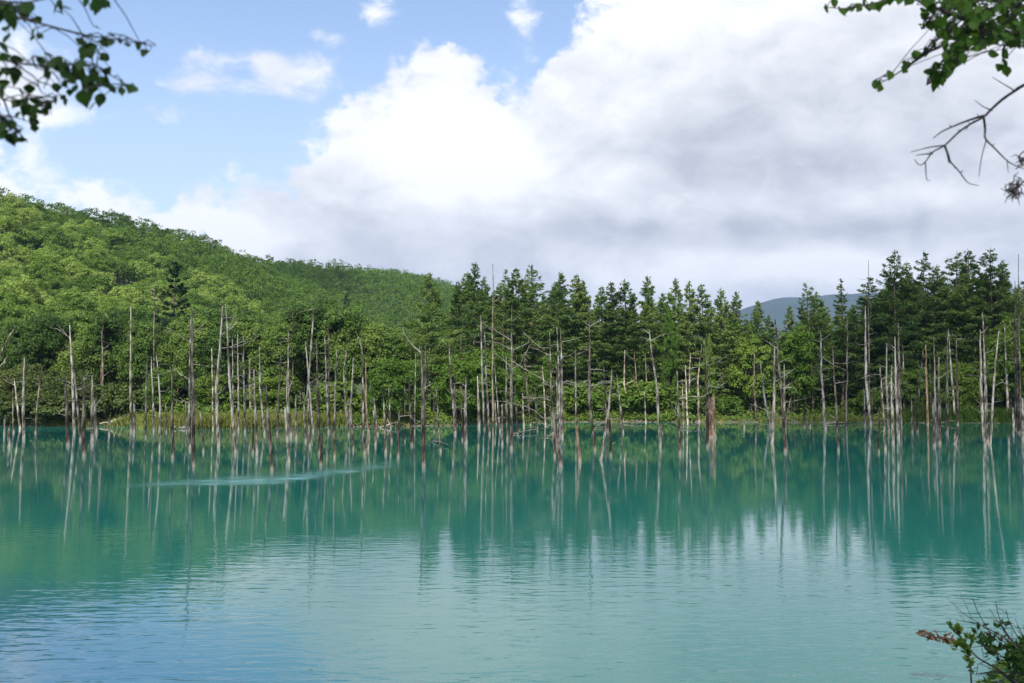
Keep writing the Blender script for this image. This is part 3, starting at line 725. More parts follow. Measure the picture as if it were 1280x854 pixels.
# ------------------------------------------------------------------ dead trees standing in the pond
GD = 'dead trees standing in the pond'
OFF = {1: 0, 2: 240, 3: 480, 4: 720, 5: 960}
TWIGS = random.Random(77)
def snag(zone, label, wpx, pts, n=0, limbs=(), mat=None, base_top=.72, jag=1., cat='dead tree', name='dead_tree'):
    """pts run from the top down to the waterline, in photo positions; limbs likewise from the trunk outwards; n small twigs"""
    seed = abs(hash((zone, pts[0], pts[-1]))) % 99999
    rng = np.random.default_rng(seed)
    cv = lambda p: (OFF[zone] + p[0] / 3.1625, 350 + p[1] / 3.1625)
    P = [cv(p) for p in pts]
    b = on_water(*P[-1]); D = b.y
    W = [at(px, py, D) - b for px, py in P]
    lean = rng.normal() * .035                        # leans a little towards or away from us, too
    W = [Vector((w.x, w.z * lean, w.z)) for w in W][::-1]
    W[0] = Vector((0, 0, 0))
    H = W[-1].z; r = wpx * .45 / F * D
    # resample with a slight wander
    t0 = np.array([w.z for w in W]); zs = np.linspace(0, H, max(6, int(H * 2.2)))
    X = np.interp(zs, t0, [w.x for w in W]); Y = np.interp(zs, t0, [w.y for w in W])
    wob = rng.normal(size=(2, len(zs))).cumsum(1) * .012 * min(1., r * 12); wob -= np.linspace(0, 1, len(zs)) * wob[:, -1:]
    X = X + wob[0]; Y = Y + wob[1]
    X = np.concatenate([[X[0] - (X[1] - X[0]) * .8], X]); Y = np.concatenate([[Y[0]], Y]); zs = np.concatenate([[-1.5], zs])
    tt = np.clip(zs / H, 0, 1)
    R = r * np.interp(tt, [0, .12, .55, 1], [1.12, 1.02, .82, .36 if H > 3 else base_top]) * (1 + .06 * rng.normal(size=len(zs)))
    e = empty(name, b, label, cat, GD)
    m = mat or (M_dead if rng.random() < .74 else M_darkdead)
    mb = MB(); tube(mb, np.stack([X, Y, zs], 1), R, 8, rng, jag * min(.35, r * 3.), .10)
    mb.build('trunk', m, e, smooth=False)
    pos = lambda z: Vector((np.interp(z, zs, X), np.interp(z, zs, Y), z))
    for L in limbs:
        Q = [at(*cv(p), D) - b for p in L]
        s = pos(Q[0].z); dy = rng.normal() * .5
        Lp = [s] + [Vector((q.x, s.y + dy * (q - Q[0]).length, q.z)) for q in Q[1:]]
        bm = MB(); k = len(Lp)
        tube(bm, Lp, np.linspace(max(.020, r * .28), .007, k), 5, rng, 0, .08)
        for _ in range(3 if k > 1 else 0):            # side shoots of the limb
            i = rng.integers(1, k); q = Lp[i - 1].lerp(Lp[i], rng.random()); dv = (Lp[i] - Lp[i - 1]).normalized()
            ll = rng.uniform(.15, .5)
            tube(bm, [q, q + (dv * .6 + Vector(rng.normal(size=3) * .5)) * ll], [.011, .005], 4)
        bm.build('branch', M_twig, e, smooth=True)
    for _ in range(int(round(n * (2.3 if zone in (3, 4) else 1.7) + .5))):
        z = H * rng.uniform(.25, .95); s = pos(z); a = rng.random() * 6.28
        L = min(1.6, H * .3) * rng.uniform(.25, 1.); up = rng.uniform(-.15, .6)
        d = Vector((math.cos(a), math.sin(a) * .6, up))
        bm = MB()
        mid = s + d * L * .5 + Vector((0, 0, rng.normal() * .06)); end = s + d * L + Vector((0, 0, rng.normal() * .18 * L))
        tube(bm, [s, mid, end], [max(.016, r * .2), .012, .006], 4)
        if L > .6: tube(bm, [mid, mid + (d + Vector(rng.normal(size=3) * .6)) * L * .35], [.009, .005], 4)
        bm.build('branch', M_twig, e, smooth=True)
    return e

SNAGS = [
 (1, 'short weathered stub right at the left edge of the pond', 3, [(20,545),(18,615)], 0, [], ''),
 (1, 'knee-high broken stub with a wide foot, in front of the left edge poles', 5, [(36,600),(37,660)], 0, [], ''),
 (1, 'short thin pole, leftmost of four poles near the left edge', 3, [(48,435),(55,605)], 1, [], ''),
 (1, 'slanting bare pole next to the leftmost thin pole', 3, [(62,400),(80,590)], 1, [], ''),
 (1, 'forked-foot trunk of middle height, tallest of the four poles near the left edge', 4.5, [(97,313),(94,480),(96,628)], 2, [], ''),
 (1, 'bent pale pole whose upper part kinks to the right, near the left edge', 3, [(165,345),(148,490),(142,605)], 2, [], ''),
 (1, 'thick brown broken trunk at the left of the thick left cluster', 5.5, [(262,390),(266,520),(270,655)], 3, [], ''),
 (1, 'tall grey snag with raised bare branches above the thick left cluster', 3.8, [(278,190),(289,430),(295,605)], 3, [[(282,235),(255,210),(222,178)],[(283,230),(240,195),(215,192)]], ''),
 (1, 'slanting slim trunk crossing inside the thick left cluster', 3.4, [(293,310),(307,470),(318,635)], 2, [], ''),
 (1, 'thickest pale trunk of the left cluster, with a hooked branch stub near its top', 5.5, [(328,360),(330,520),(333,697)], 1, [[(329,395),(345,388),(352,370)]], ''),
 (1, 'stout broken trunk standing just right of the thick left cluster', 5.2, [(365,385),(366,520),(366,640)], 1, [], ''),
 (1, 'short companion trunk leaning on the stout broken one', 4, [(379,480),(382,605)], 1, [[(386,500),(400,470),(412,440)]], ''),
 (1, 'very short post alone in the water left of the lone straight pole', 4, [(432,557),(433,615)], 0, [], ''),
 (1, 'tiny peg beside the very short post', 2, [(452,587),(452,613)], 0, [], ''),
 (1, 'lone tall straight pole rising high against the dark trees on the left', 3, [(525,110),(521,380),(518,600)], 1, [], ''),
 (1, 'short split stub at the foot of the lone tall straight pole', 4, [(531,502),(530,606)], 0, [], ''),
 (1, 'slim pole with a slight lean, first of three over the grassy spit', 3, [(583,303),(576,460),(577,625)], 1, [], ''),
 (1, 'straight slim pole, middle of three over the grassy spit', 3, [(603,310),(608,600)], 1, [], ''),
 (1, 'thin crooked pole, right one of three over the grassy spit', 2.8, [(618,295),(633,480),(630,668)], 3, [], ''),
 (1, 'thin short pole standing before the grassy spit', 2.6, [(655,495),(658,602)], 0, [], ''),
 (1, 'broken trunk of middle height left of the tall pale and dark pair', 4.2, [(677,360),(680,540),(683,705)], 1, [], ''),
 (1, 'tall pale trunk with a long left branch, of the pale and dark pair', 4, [(750,148),(748,400),(752,668)], 1, [[(748,245),(700,215),(650,183)],[(748,395),(700,370),(660,340)]], ''),
 (1, 'tall dark trunk of the pale and dark pair, the bigger of the two', 5, [(763,125),(768,420),(767,738)], 1, [], 'D'),
 (1, 'short leaning post right of the tall pale and dark pair', 3.4, [(795,530),(803,610),(805,682)], 0, [], ''),
 (1, 'thin pole half hidden behind the left slanting pale trunk', 2.2, [(835,275),(842,590)], 1, [], ''),
 (1, 'tall curved pale trunk slanting left, with branches sweeping right', 4.4, [(877,113),(868,260),(855,420),(865,662)], 1, [[(875,220),(910,185),(930,150)],[(862,270),(920,262),(975,230),(1000,195)],[(860,455),(885,440),(900,418)]], ''),
 (1, 'tall pale trunk slanting right beside the curved pale trunk', 4, [(896,110),(908,430),(932,685)], 2, [[(900,195),(922,175),(930,152)],[(905,270),(950,245),(985,225)],[(908,385),(950,378),(1000,365)]], ''),
 (1, 'thin grey pole behind the right-slanting pale trunk', 2, [(917,230),(922,600)], 1, [], ''),
 (1, 'thin straight pole, second behind the right-slanting pale trunk', 2.2, [(940,220),(942,595)], 1, [], ''),
 (1, 'slim tall pole standing between the slanting pale trunks and the next thick ones', 3, [(963,232),(968,605)], 2, [], ''),
 (1, 'thin bare pole left of a thick mid-height trunk above the spit', 2, [(985,315),(990,575)], 1, [], ''),
 (1, 'leaning thin rod before the grassy spit, close to the pale and dark pair', 2, [(733,480),(738,602)], 0, [], ''),
 (2, 'thick mid-height trunk with a broken top over the middle of the grassy spit', 4.6, [(250,370),(253,520),(257,695)], 1, [], ''),
 (2, 'low pale stub at the foot of the thick mid-height trunk over the spit', 3.5, [(241,580),(241,685)], 0, [], ''),
 (2, 'tapering slanted trunk with a small side twig right of the thick mid-height one', 3.4, [(265,275),(270,440),(287,610)], 2, [], ''),
 (2, 'thick dark leaning trunk, the nearest one on the left half of the pond', 5.6, [(290,430),(300,560),(317,755)], 1, [], 'D'),
 (2, 'thin pole behind the dark leaning trunk', 2, [(225,315),(230,580)], 1, [], ''),
 (2, 'slim pole with a bend near the top, right of the dark leaning trunk', 3, [(350,262),(342,440),(337,610)], 3, [], ''),
 (2, 'very tall thin mast rising from behind a thick broken trunk', 2.6, [(383,205),(381,400),(383,600)], 2, [[(383,325),(350,330),(325,322)]], ''),
 (2, 'thick broken trunk in front of the thin mast', 5, [(377,375),(381,500),(391,620)], 1, [[(378,470),(395,400),(420,405)]], ''),
 (2, 'mid-height trunk with a dark wet foot below the thin mast', 3.6, [(370,515),(377,620),(384,722)], 0, [[(366,518),(330,515),(305,522)]], ''),
 (2, 'short slim trunk right of the thick broken trunk and mast', 3.4, [(410,462),(410,540),(412,628)], 1, [], ''),
 (2, 'tallest pale trunk on the left half, curving, with a whitish upper half', 4, [(474,68),(468,250),(458,370),(455,460),(466,660)], 1, [[(470,110),(450,120),(430,128)]], ''),
 (2, 'short leaning trunk at the left foot of the tallest pale trunk', 3.2, [(440,455),(445,540),(450,640)], 0, [], ''),
 (2, 'slim pole standing close behind the tallest pale trunk', 2.8, [(450,250),(466,420),(478,600)], 2, [], ''),
 (2, 'tall trunk that thickens below and stands right of the tallest pale trunk', 4, [(488,240),(493,450),(503,690)], 2, [], ''),
 (2, 'short dark-footed stump in front of the thickening trunk', 4.4, [(513,620),(511,735)], 0, [], 'D'),
 (2, 'brownish slim trunk, left of the tight pair behind the middle trunk cluster', 3, [(525,232),(530,420),(540,605)], 2, [], ''),
 (2, 'brownish tall trunk, right of the tight pair behind the middle trunk cluster', 3, [(540,190),(543,420),(545,602)], 2, [], ''),
 (2, 'leaning trunk with a knobbly middle in front of the tight brownish pair', 4, [(570,290),(566,440),(563,705)], 1, [], ''),
 (2, 'crooked trunk with two upswept branches right of the knobbly one', 3.6, [(600,345),(603,430),(620,615)], 1, [[(604,345),(612,290),(605,280)],[(610,330),(620,250),(632,235)]], ''),
 (2, 'slim straight trunk crossing the crooked one with upswept branches', 3.2, [(634,315),(626,500),(620,612)], 1, [], ''),
 (2, 'low slanted post at the foot of the crossing trunks', 3, [(628,520),(638,675)], 0, [], ''),
 (2, 'straight trunk with a short bent twig at its tip, before the sandy bank', 4, [(671,278),(676,480),(682,690)], 0, [[(668,285),(660,240),(652,222)]], ''),
 (2, 'reddish brown bare trunk behind the straight one with a bent twig', 3.2, [(688,335),(691,500),(698,600)], 1, [], 'R'),
 (2, 'low post in front of the reddish brown trunk', 3, [(701,605),(697,670)], 0, [], ''),
 (2, 'short leaning trunk, left one of two before the sandy bank', 3.4, [(721,475),(735,612)], 0, [], ''),
 (2, 'low stub between the two short leaning trunks and the round bush', 2.6, [(719,522),(725,655)], 0, [], ''),
 (2, 'stout straight post left of the round bright bush', 3.8, [(755,450),(760,560),(765,685)], 0, [], ''),
 (2, 'slim leaning trunk against the round bright bush', 3, [(776,420),(790,640)], 0, [], ''),
 (2, 'short thick post with one level bare branch pointing right, before the round bush', 4.6, [(819,535),(815,702)], 0, [[(822,540),(860,535),(880,552),(905,560)]], ''),
 (2, 'very thin upright rod before the round bright bush', 1.8, [(842,420),(842,640)], 0, [], ''),
 (2, 'mid-height trunk with a swollen foot right of the round bright bush', 4, [(857,390),(862,500),(870,655)], 1, [], ''),
 (2, 'thin tall white rod just left of the thick trunk with the upswept branch', 2, [(885,280),(880,605)], 0, [], ''),
 (2, 'thick dark trunk with one upswept left branch and a small fork, centre left', 5.6, [(908,274),(914,480),(917,740)], 0, [[(905,290),(875,262),(848,228),(834,205)],[(922,430),(938,418),(952,408)]], 'D'),
 (2, 'slim companion trunk joined close to the thick dark trunk with the upswept branch', 3, [(925,272),(922,420),(919,660)], 0, [], ''),
 (2, 'slim low pole behind the short leaning post right of the thick dark trunk', 2.4, [(955,460),(957,602)], 0, [], ''),
 (2, 'short leaning post alone right of the thick dark trunk', 3.6, [(966,440),(973,560),(983,680)], 0, [], ''),
 (3, 'slanted trunk with a knee, left of the split pair before the broad bush', 3.8, [(257,262),(262,380),(276,500),(282,610)], 1, [], ''),
 (3, 'stout broken trunk touching the slanted one with a knee', 4, [(278,380),(283,600)], 0, [], ''),
 (3, 'short straight post left of the thick twin-topped trunk', 3.2, [(306,435),(309,635)], 0, [], ''),
 (3, 'thick pale trunk with a notched twin top before the broad bush', 5, [(325,388),(321,520),(323,652)], 2, [], ''),
 (3, 'thin tall rod before the broad yellow-green bush', 2.2, [(359,240),(361,400),(366,560)], 1, [], ''),
 (3, 'mid-height broken trunk just right of the thin rod in front of the broad bush', 3.8, [(370,390),(374,480),(376,582)], 1, [], ''),
 (3, 'tall thin pole, left one of the two that rise above the broad bush', 2.8, [(383,148),(387,370),(398,590)], 3, [], ''),
 (3, 'tall thin pole, right one of the two that rise above the broad bush', 2.8, [(396,165),(404,350),(418,612)], 3, [], ''),
 (3, 'low slim post under the two tall thin poles', 2.6, [(400,510),(397,592)], 0, [], ''),
 (3, 'thin leaning pole left of the slim grey pole by the tallest central trunk', 2.4, [(437,340),(447,460),(458,600)], 1, [], ''),
 (3, 'thin rod further back, rising above the leaning thin pole', 2, [(428,235),(432,400),(445,570)], 1, [], ''),
 (3, 'slim grey pole left of the tallest central trunk', 3, [(483,308),(483,480),(487,632)], 1, [], ''),
 (3, 'short post in front of the slim grey central pole', 3, [(467,500),(468,652)], 0, [], ''),
 (3, 'tallest central trunk, straight and pale with long bare branches on both sides', 4.4, [(505,115),(504,400),(503,670)], 2, [[(500,240),(450,205),(400,175),(390,160)],[(498,275),(450,248),(415,240),(360,245)],[(500,345),(465,310),(440,290)],[(508,280),(545,260),(575,245)],[(508,355),(540,335),(555,290),(580,290)],[(508,320),(560,355),(610,385),(650,408)]], ''),
 (3, 'slanting thin pole behind the right side of the tallest central trunk', 2.8, [(518,430),(530,612)], 1, [], ''),
 (3, 'thin pole with fine twigs just right of the tallest central trunk', 2.4, [(556,300),(566,420),(580,575)], 4, [[(560,300),(575,260),(600,235)]], ''),
 (3, 'thin short pole between the tallest central trunk and the thick leaning cluster', 2.4, [(548,455),(552,578)], 1, [], ''),
 (3, 'slim bare rod behind the pole with fine twigs', 2, [(552,340),(556,560)], 2, [], ''),
 (3, 'mid-height thin pole left of the thick leaning cluster', 2.8, [(597,440),(606,592)], 1, [], ''),
 (3, 'thin tall rod left of the thick leaning cluster', 2.2, [(627,345),(632,440),(638,572)], 2, [], ''),
 (3, 'tall straight trunk behind the thick leaning cluster in the centre', 3.6, [(655,220),(660,390),(668,560),(675,700)], 2, [[(655,270),(620,265),(590,240),(550,195)],[(654,300),(610,275),(575,262)]], ''),
 (3, 'thick dark trunk leaning right at the front of the central cluster', 5.4, [(658,395),(672,560),(697,740)], 2, [[(668,545),(630,548),(600,520),(560,500),(480,480),(412,478)],[(665,480),(640,470),(610,455)],[(672,600),(640,625),(596,622)]], 'D'),
 (3, 'slim pole with a broken tip in the middle of the central cluster', 3, [(684,195),(690,400),(697,610)], 2, [], ''),
 (3, 'tall rough trunk on the right of the central cluster', 3.8, [(700,205),(703,400),(705,622)], 2, [[(702,245),(730,240),(775,228)],[(704,405),(730,400),(760,410),(800,420)]], ''),
 (3, 'short pole squeezed inside the foot of the central cluster', 3, [(682,350),(688,520),(690,640)], 3, [], ''),
 (3, 'slim trunk rising behind the short reddish post', 3, [(757,272),(758,420),(762,600)], 1, [[(759,300),(775,290),(800,280)]], ''),
 (3, 'short dark reddish post, nearest one right of the central cluster', 4.6, [(762,585),(768,650),(773,722)], 0, [], 'R'),
 (3, 'tall reddish-footed trunk with many level bare branches, foot swinging right', 4.6, [(808,110),(808,330),(810,480),(835,675)], 3, [[(806,185),(780,165),(760,150)],[(806,395),(770,410),(740,405),(718,395)],[(812,420),(850,412),(885,400)],[(810,355),(850,355),(880,362)],[(812,190),(835,170),(855,155)]], ''),
 (4, 'slim upright pole behind the left-leaning trunk', 2.6, [(110,335),(115,460),(125,600)], 1, [], ''),
 (4, "smooth pale trunk leaning left, its foot ending near the water's middle", 4.4, [(140,370),(132,470),(98,712)], 1, [[(128,548),(160,552),(195,560)],[(120,560),(90,570),(75,585)]], ''),
 (4, 'short post with a splintered top right beside the left-leaning trunk', 4, [(131,545),(138,697)], 1, [], ''),
 (4, 'slim leaning pole with a dark knot right of the left-leaning trunk', 3, [(160,380),(172,480),(186,605)], 1, [], ''),
 (4, 'slim pale bowed trunk right of the left-leaning trunk', 3, [(193,285),(190,420),(203,470),(213,560)], 1, [[(200,415),(225,400),(240,380)]], ''),
 (4, 'thin pole slanting right behind the bowed trunk', 2.4, [(230,290),(240,420),(255,560)], 1, [], ''),
 (4, 'slim straight pole left of the long slanting trunk', 2.8, [(275,305),(281,430),(290,558)], 1, [], ''),
 (4, 'thin short rod at the foot of the slim straight pole', 2, [(270,440),(275,562)], 0, [], ''),
 (4, 'long slanting trunk with a bent tip twig', 3.6, [(289,212),(303,320),(320,430),(333,662)], 1, [[(290,215),(275,200),(262,195)]], ''),
 (4, 'thin tall pole, left one of two close together behind the thick grey post', 2.8, [(352,272),(354,548)], 0, [], ''),
 (4, 'thin tall pole, right one of two close together behind the thick grey post', 2.8, [(364,215),(370,400),(375,556)], 1, [], ''),
 (4, 'small peg beside the foot of the long slanting trunk', 2, [(342,580),(343,606)], 0, [], ''),
 (4, 'thick grey post with a wet foot left of the orange stump', 4.6, [(399,375),(406,520),(412,690)], 2, [[(410,470),(450,462),(490,462),(520,440)]], ''),
 (4, 'thin twiggy snag, left one of the crowded ones behind the orange stump', 2.2, [(435,345),(440,565)], 5, [], ''),
 (4, 'thin twiggy snag with level branches, right one of the crowded ones behind the orange stump', 2.4, [(450,292),(448,420),(445,560)], 6, [[(449,350),(480,345),(510,330)]], ''),
 (4, 'thin rod in the crowd of twigs left of the slanting pale pole', 1.8, [(420,400),(425,568)], 3, [], ''),
 (4, 'pale pole slanting left just before the dark straight snag', 2.8, [(496,262),(482,400),(486,562)], 2, [], ''),
 (4, 'dark straight snag right behind the orange stump', 3.8, [(512,225),(515,430),(519,662)], 2, [[(515,380),(550,365),(580,372)],[(516,420),(560,425),(600,400)]], 'D'),
 (4, 'tall thin pale pole right of the orange stump', 2.8, [(567,160),(563,350),(559,555)], 2, [[(565,280),(540,275),(525,262)]], ''),
 (4, 'thin rod with a level branch at mid-height right of the orange stump', 2.4, [(587,385),(590,552)], 1, [[(588,492),(620,493),(648,492)],[(586,495),(560,490),(530,480)],[(588,440),(605,432),(620,425)]], ''),
 (4, 'slim pole before the left one of the bright young trees', 2.6, [(707,278),(704,420),(712,520),(714,562)], 0, [], ''),
 (4, "slim trunk leaning right between the bright young trees' feet and open water", 3, [(725,325),(740,450),(768,578)], 1, [], ''),
 (4, 'tiny post alone in the water below the bright young trees', 3, [(663,563),(664,588)], 0, [], ''),
 (4, 'smooth pale trunk left of the tallest snag before the bright young trees', 4.2, [(785,280),(786,430),(775,645)], 1, [], ''),
 (4, 'tall snag with antler-like branches at its tip, before the right bright young tree', 4.6, [(797,165),(806,340),(815,480),(828,680)], 2, [[(797,190),(780,185),(755,178)],[(800,195),(830,185),(855,165)],[(800,232),(825,220),(842,205)],[(800,270),(780,255),(765,240)],[(812,430),(850,425),(880,430)],[(815,490),(850,480),(890,478)],[(818,470),(840,420),(865,400)]], ''),
 (4, 'slim broken pole touching the tall antler-tipped snag', 3, [(821,340),(822,480),(826,600)], 2, [], ''),
 (4, 'splayed slim stick leaning right at the foot of the antler-tipped snag', 2, [(848,468),(836,520),(826,600)], 0, [], ''),
 (4, 'low post in the gap right of the bright young trees, the taller of a pair', 3.4, [(901,525),(903,582)], 0, [], ''),
 (4, 'low peg in the gap right of the bright young trees, the shorter of a pair', 3, [(923,555),(924,582)], 0, [], ''),
 (5, 'slim snag with a forked branch at its tip, alone by the small sandy landing', 3.6, [(207,220),(212,390),(228,590)], 2, [[(209,240),(228,225),(243,208)],[(215,400),(235,390),(255,378)],[(207,245),(190,240),(172,235)]], ''),
 (5, 'bare dark trunk with a swelling foot right of the fork-tipped snag', 3.8, [(255,275),(263,450),(277,677)], 3, [], 'D'),
 (5, 'tallest right-hand trunk, slim, with short dead twigs along its left', 3.8, [(383,112),(387,390),(407,572)], 7, [], ''),
 (5, 'short straight post left of the foot of the tallest right-hand trunk', 3, [(380,435),(382,577)], 0, [], ''),
 (5, 'short leaning post right of the foot of the tallest right-hand trunk', 2.8, [(413,425),(408,572)], 0, [], ''),
 (5, 'low slim post standing forward of the splintered cluster', 3, [(437,512),(438,684)], 0, [], ''),
 (5, 'leaning trunk on the left of the splintered cluster on the right', 3.8, [(447,340),(455,470),(463,674)], 2, [], ''),
 (5, 'slim straight pole rising behind the leaning trunk of the splintered cluster', 3, [(463,262),(465,420),(478,600)], 1, [], ''),
 (5, 'thick splintered trunk with shredded bark in the right-hand cluster', 5, [(490,355),(492,480),(495,648)], 5, [[(490,400),(475,415),(465,435)],[(492,400),(505,425),(500,450)]], ''),
 (5, 'tall trunk slanting right out of the splintered cluster', 3.8, [(497,235),(503,420),(515,625)], 2, [], ''),
 (5, 'straight tall pole, left one of two right of the splintered cluster', 3.2, [(518,180),(521,380),(526,572)], 2, [], ''),
 (5, 'slightly shorter pole, right one of two right of the splintered cluster', 3.2, [(530,268),(535,420),(542,562)], 1, [], ''),
 (5, 'low leaning post right of the splintered cluster', 2.8, [(568,480),(570,604)], 0, [], ''),
 (5, "leaning trunk with a thick lower half before the rounded bush's left side", 3.6, [(602,290),(593,430),(589,602)], 1, [], ''),
 (5, 'reddish slim pole left of the rounded bush', 3, [(624,265),(627,420),(631,572)], 1, [], 'R'),
 (5, 'slim straight pole directly left of the rounded bush', 2.6, [(642,325),(644,560)], 1, [], ''),
 (5, 'stout forward post left of the rounded bush', 4, [(651,480),(658,659)], 0, [], ''),
 (5, 'tall thin pole behind the stout forward post', 2.8, [(657,230),(660,400),(664,600)], 1, [], ''),
 (5, 'straight forward trunk before the left side of the rounded bush', 4, [(670,318),(674,480),(679,648)], 1, [], ''),
 (5, 'first of three tall poles before the rounded bush', 3.8, [(697,210),(703,420),(707,607)], 0, [], ''),
 (5, 'second of three tall poles before the rounded bush', 3.2, [(720,200),(732,400),(741,565)], 1, [], ''),
 (5, 'third of three tall poles, with a long level twig to the right', 3.4, [(747,215),(748,400),(750,572)], 0, [[(749,232),(790,232),(830,238)]], ''),
 (5, 'thick trunk with a hooked tip, left of the tight pair near the right edge', 4.2, [(835,205),(842,420),(858,662)], 1, [[(837,210),(850,205),(858,185)]], ''),
 (5, 'tallest pole of the tight pair near the right edge', 3.6, [(848,140),(852,300),(857,430),(868,642)], 1, [], ''),
 (5, 'slim pole leaning on the tight pair near the right edge', 2.8, [(860,285),(862,430),(866,622)], 4, [], ''),
 (5, 'slanting twiggy trunk right of the tight pair near the right edge', 3.4, [(902,215),(890,400),(877,652)], 5, [], ''),
 (5, 'tall slim trunk before the tall bright bush, with a paler companion', 3.4, [(935,180),(943,400),(950,565)], 0, [], ''),
 (5, 'paler companion trunk close behind the tall slim one', 2.8, [(950,300),(950,560)], 0, [], ''),
 (5, 'very tall trunk at the right edge, darker one of two side by side', 4.2, [(968,130),(978,380),(983,592)], 1, [], 'D'),
 (5, 'very tall trunk at the right edge, right one of two side by side', 4.2, [(983,170),(988,380),(993,606)], 1, [], ''),
 (5, 'short post at the foot of the two very tall trunks', 3.4, [(970,512),(971,575)], 0, [], ''),
 (5, 'broken post cut by the right edge of the view', 4.5, [(1007,480),(1008,632)], 0, [], ''),
]
SM = {'': None, 'D': M_darkdead, 'R': M_rustdead}
for z_, lab, w_, pts_, tw_, limbs_, mk in SNAGS: snag(z_, lab, w_, pts_, tw_, limbs_, SM[mk])

# ------------------------------------------------------------------ more dead wood
def dead_on_land(label, px, top, D, wpx, lean=0., n=4, mat=None):
    mat = mat or M_darkdead; p = at(px, 500, D); z = lz(p.x, D); t = at(px + lean, top, D)
    rng = np.random.default_rng(int(px * 31 + top))
    e = empty('dead_tree', (p.x, D, z), label, 'dead tree', 'dead trees among the living ones on the shore')
    H = t.z - z; r = wpx * .5 / F * D; mb = MB()
    zs = np.linspace(-.4, H, 9); X = (t.x - p.x) * np.clip(zs / H, 0, 1) + np.concatenate([[0], rng.normal(size=8) * .05])
    tube(mb, np.stack([X, 0 * X, zs], 1), r * np.interp(zs / H, [0, .6, 1], [1.1, .8, .3]), 6, rng, .1, .08)
    mb.build('trunk', mat or M_dead, e)
    for _ in range(n):
        zz = H * rng.uniform(.45, .95); a = rng.random() * 6.28; L = rng.uniform(.5, 1.6); s = Vector((np.interp(zz, zs, X), 0, zz)); d = Vector((math.cos(a), math.sin(a), rng.uniform(0, .7)))
        bm = MB(); tube(bm, [s, s + d * L * .5, s + d * L + Vector((0, 0, rng.normal() * .2))], [.03, .02, .008], 4); bm.build('branch', M_twig, e)
    return e
for a in [('grey bare pole rising between the skinny young larch and its neighbour', 616, 331, 121.5, 2.4, 0, 9), ('pale bare trunk high among the leaves right of the lone straight pole', 193, 352, 121, 2.0, 0, 3),
          ('thin grey dead trunk showing through the dark trees left of the lone straight pole', 127, 392, 119.5, 2.4, 2, 5), ('bare crooked stem with a forked top in the dark leaves of the left shore', 131, 414, 118.2, 2.4, -4, 3),
          ('pale thin dead trunk showing behind the tall slim mast', 366, 386, 120.5, 1.9, 0, 3), ('tall bare grey trunk at the right edge rising above the bushes', 1274, 318, 121, 2.2, -1, 6), ('second bare grey trunk at the right edge, slightly shorter', 1268, 352, 123, 2., 1, 4),
          ('thin dead spike rising above the larch right of the mountain', 1086, 326, 124, 1.8, -1, 4), ('dead leaning trunk in the shade of the larches right of the bright trees', 1057, 392, 124.5, 2.2, 2, 5),
          ('bare trunk in the dark larches above the splintered cluster', 1123, 405, 120.5, 4.2, 0, 5), ('thin bare pole among the larches behind the tallest central trunk', 576, 412, 120, 1.8, 0, 3)]:
    dead_on_land(*a)
# leaning grey snags whose feet are out of view on the left
e = empty('dead_tree', on_water(-26, 541), 'leaning grey snag with a forked top reaching in at the left edge', 'dead tree', GD)
b = Vector(e.location); D = b.y
q = lambda px, py: at(px, py, D) - b
mb = MB(); tube(mb, [Vector((-.4, 0, -1.5)), Vector((0, 0, 0)), q(-8, 470), q(2, 440), q(12, 420), q(21, 408)], [.18, .17, .13, .10, .07, .035], 7, np.random.default_rng(3), .1, .08); mb.build('trunk', M_dead, e)
mb = MB(); tube(mb, [q(-4, 462), q(4, 454), q(10, 444)], [.06, .045, .02], 5); tube(mb, [q(4, 454), q(8, 453)], [.03, .01], 4); mb.build('branch', M_twig, e)

# the broad broken stump
b = on_water(889, 547); rng = np.random.default_rng(12); D = b.y
e = empty('tree_stump', b, 'broad broken stump with torn orange-brown wood, widest in the pond', 'stump')
k = D / F; mb = MB(); sides = 14
a = np.linspace(0, 2 * math.pi, sides, endpoint=False)
prof = 1 + .13 * rng.normal(size=sides)
topz = 44 * k * (1 + .16 * rng.normal(size=sides)) * np.where(np.cos(a) < -.2, .82, 1.)
rings = []
for t in [-.6, 0, .12, .3, .55, .8, 1.]:
    rr_ = 6.2 * k * np.interp(t, [-.6, 0, .12, .5, 1], [1.1, 1.1, .95, .8, .72]) * prof * (1 + .05 * rng.normal(size=sides))
    rings.append(np.stack([rr_ * np.cos(a) + .06 * max(t, 0) * 10 * k, rr_ * np.sin(a), topz * t], 1))
V = np.concatenate(rings); f = []
for i in range(len(rings) - 1):
    for j in range(sides): f.append((i * sides + j, i * sides + (j + 1) % sides, (i + 1) * sides + (j + 1) % sides, (i + 1) * sides + j))
mb.add(V, f); inner = rings[-1] * np.array([.55, .55, .45]); mb.add(np.concatenate([rings[-1], inner]), [(j, (j + 1) % sides, sides + (j + 1) % sides, sides + j) for j in range(sides)])
mb.add(np.concatenate([inner, inner.mean(0)[None]]), [(j, (j + 1) % sides, sides) for j in range(sides)])
mb.build('trunk', M_rustdead, e)
mb = MB()
for j in range(9):
    aa = rng.uniform(0, 6.28); rr_ = 5.4 * k; h = rng.uniform(.7, 1.15) * 44 * k
    tube(mb, [(rr_ * math.cos(aa), rr_ * math.sin(aa), h * .3), (rr_ * .85 * math.cos(aa), rr_ * .85 * math.sin(aa), h * .8), (rr_ * .95 * math.cos(aa), rr_ * .95 * math.sin(aa), h * 1.05)], [1.3 * k, .9 * k, .25 * k], 4)
mb.build('splinters', M_dead, e)
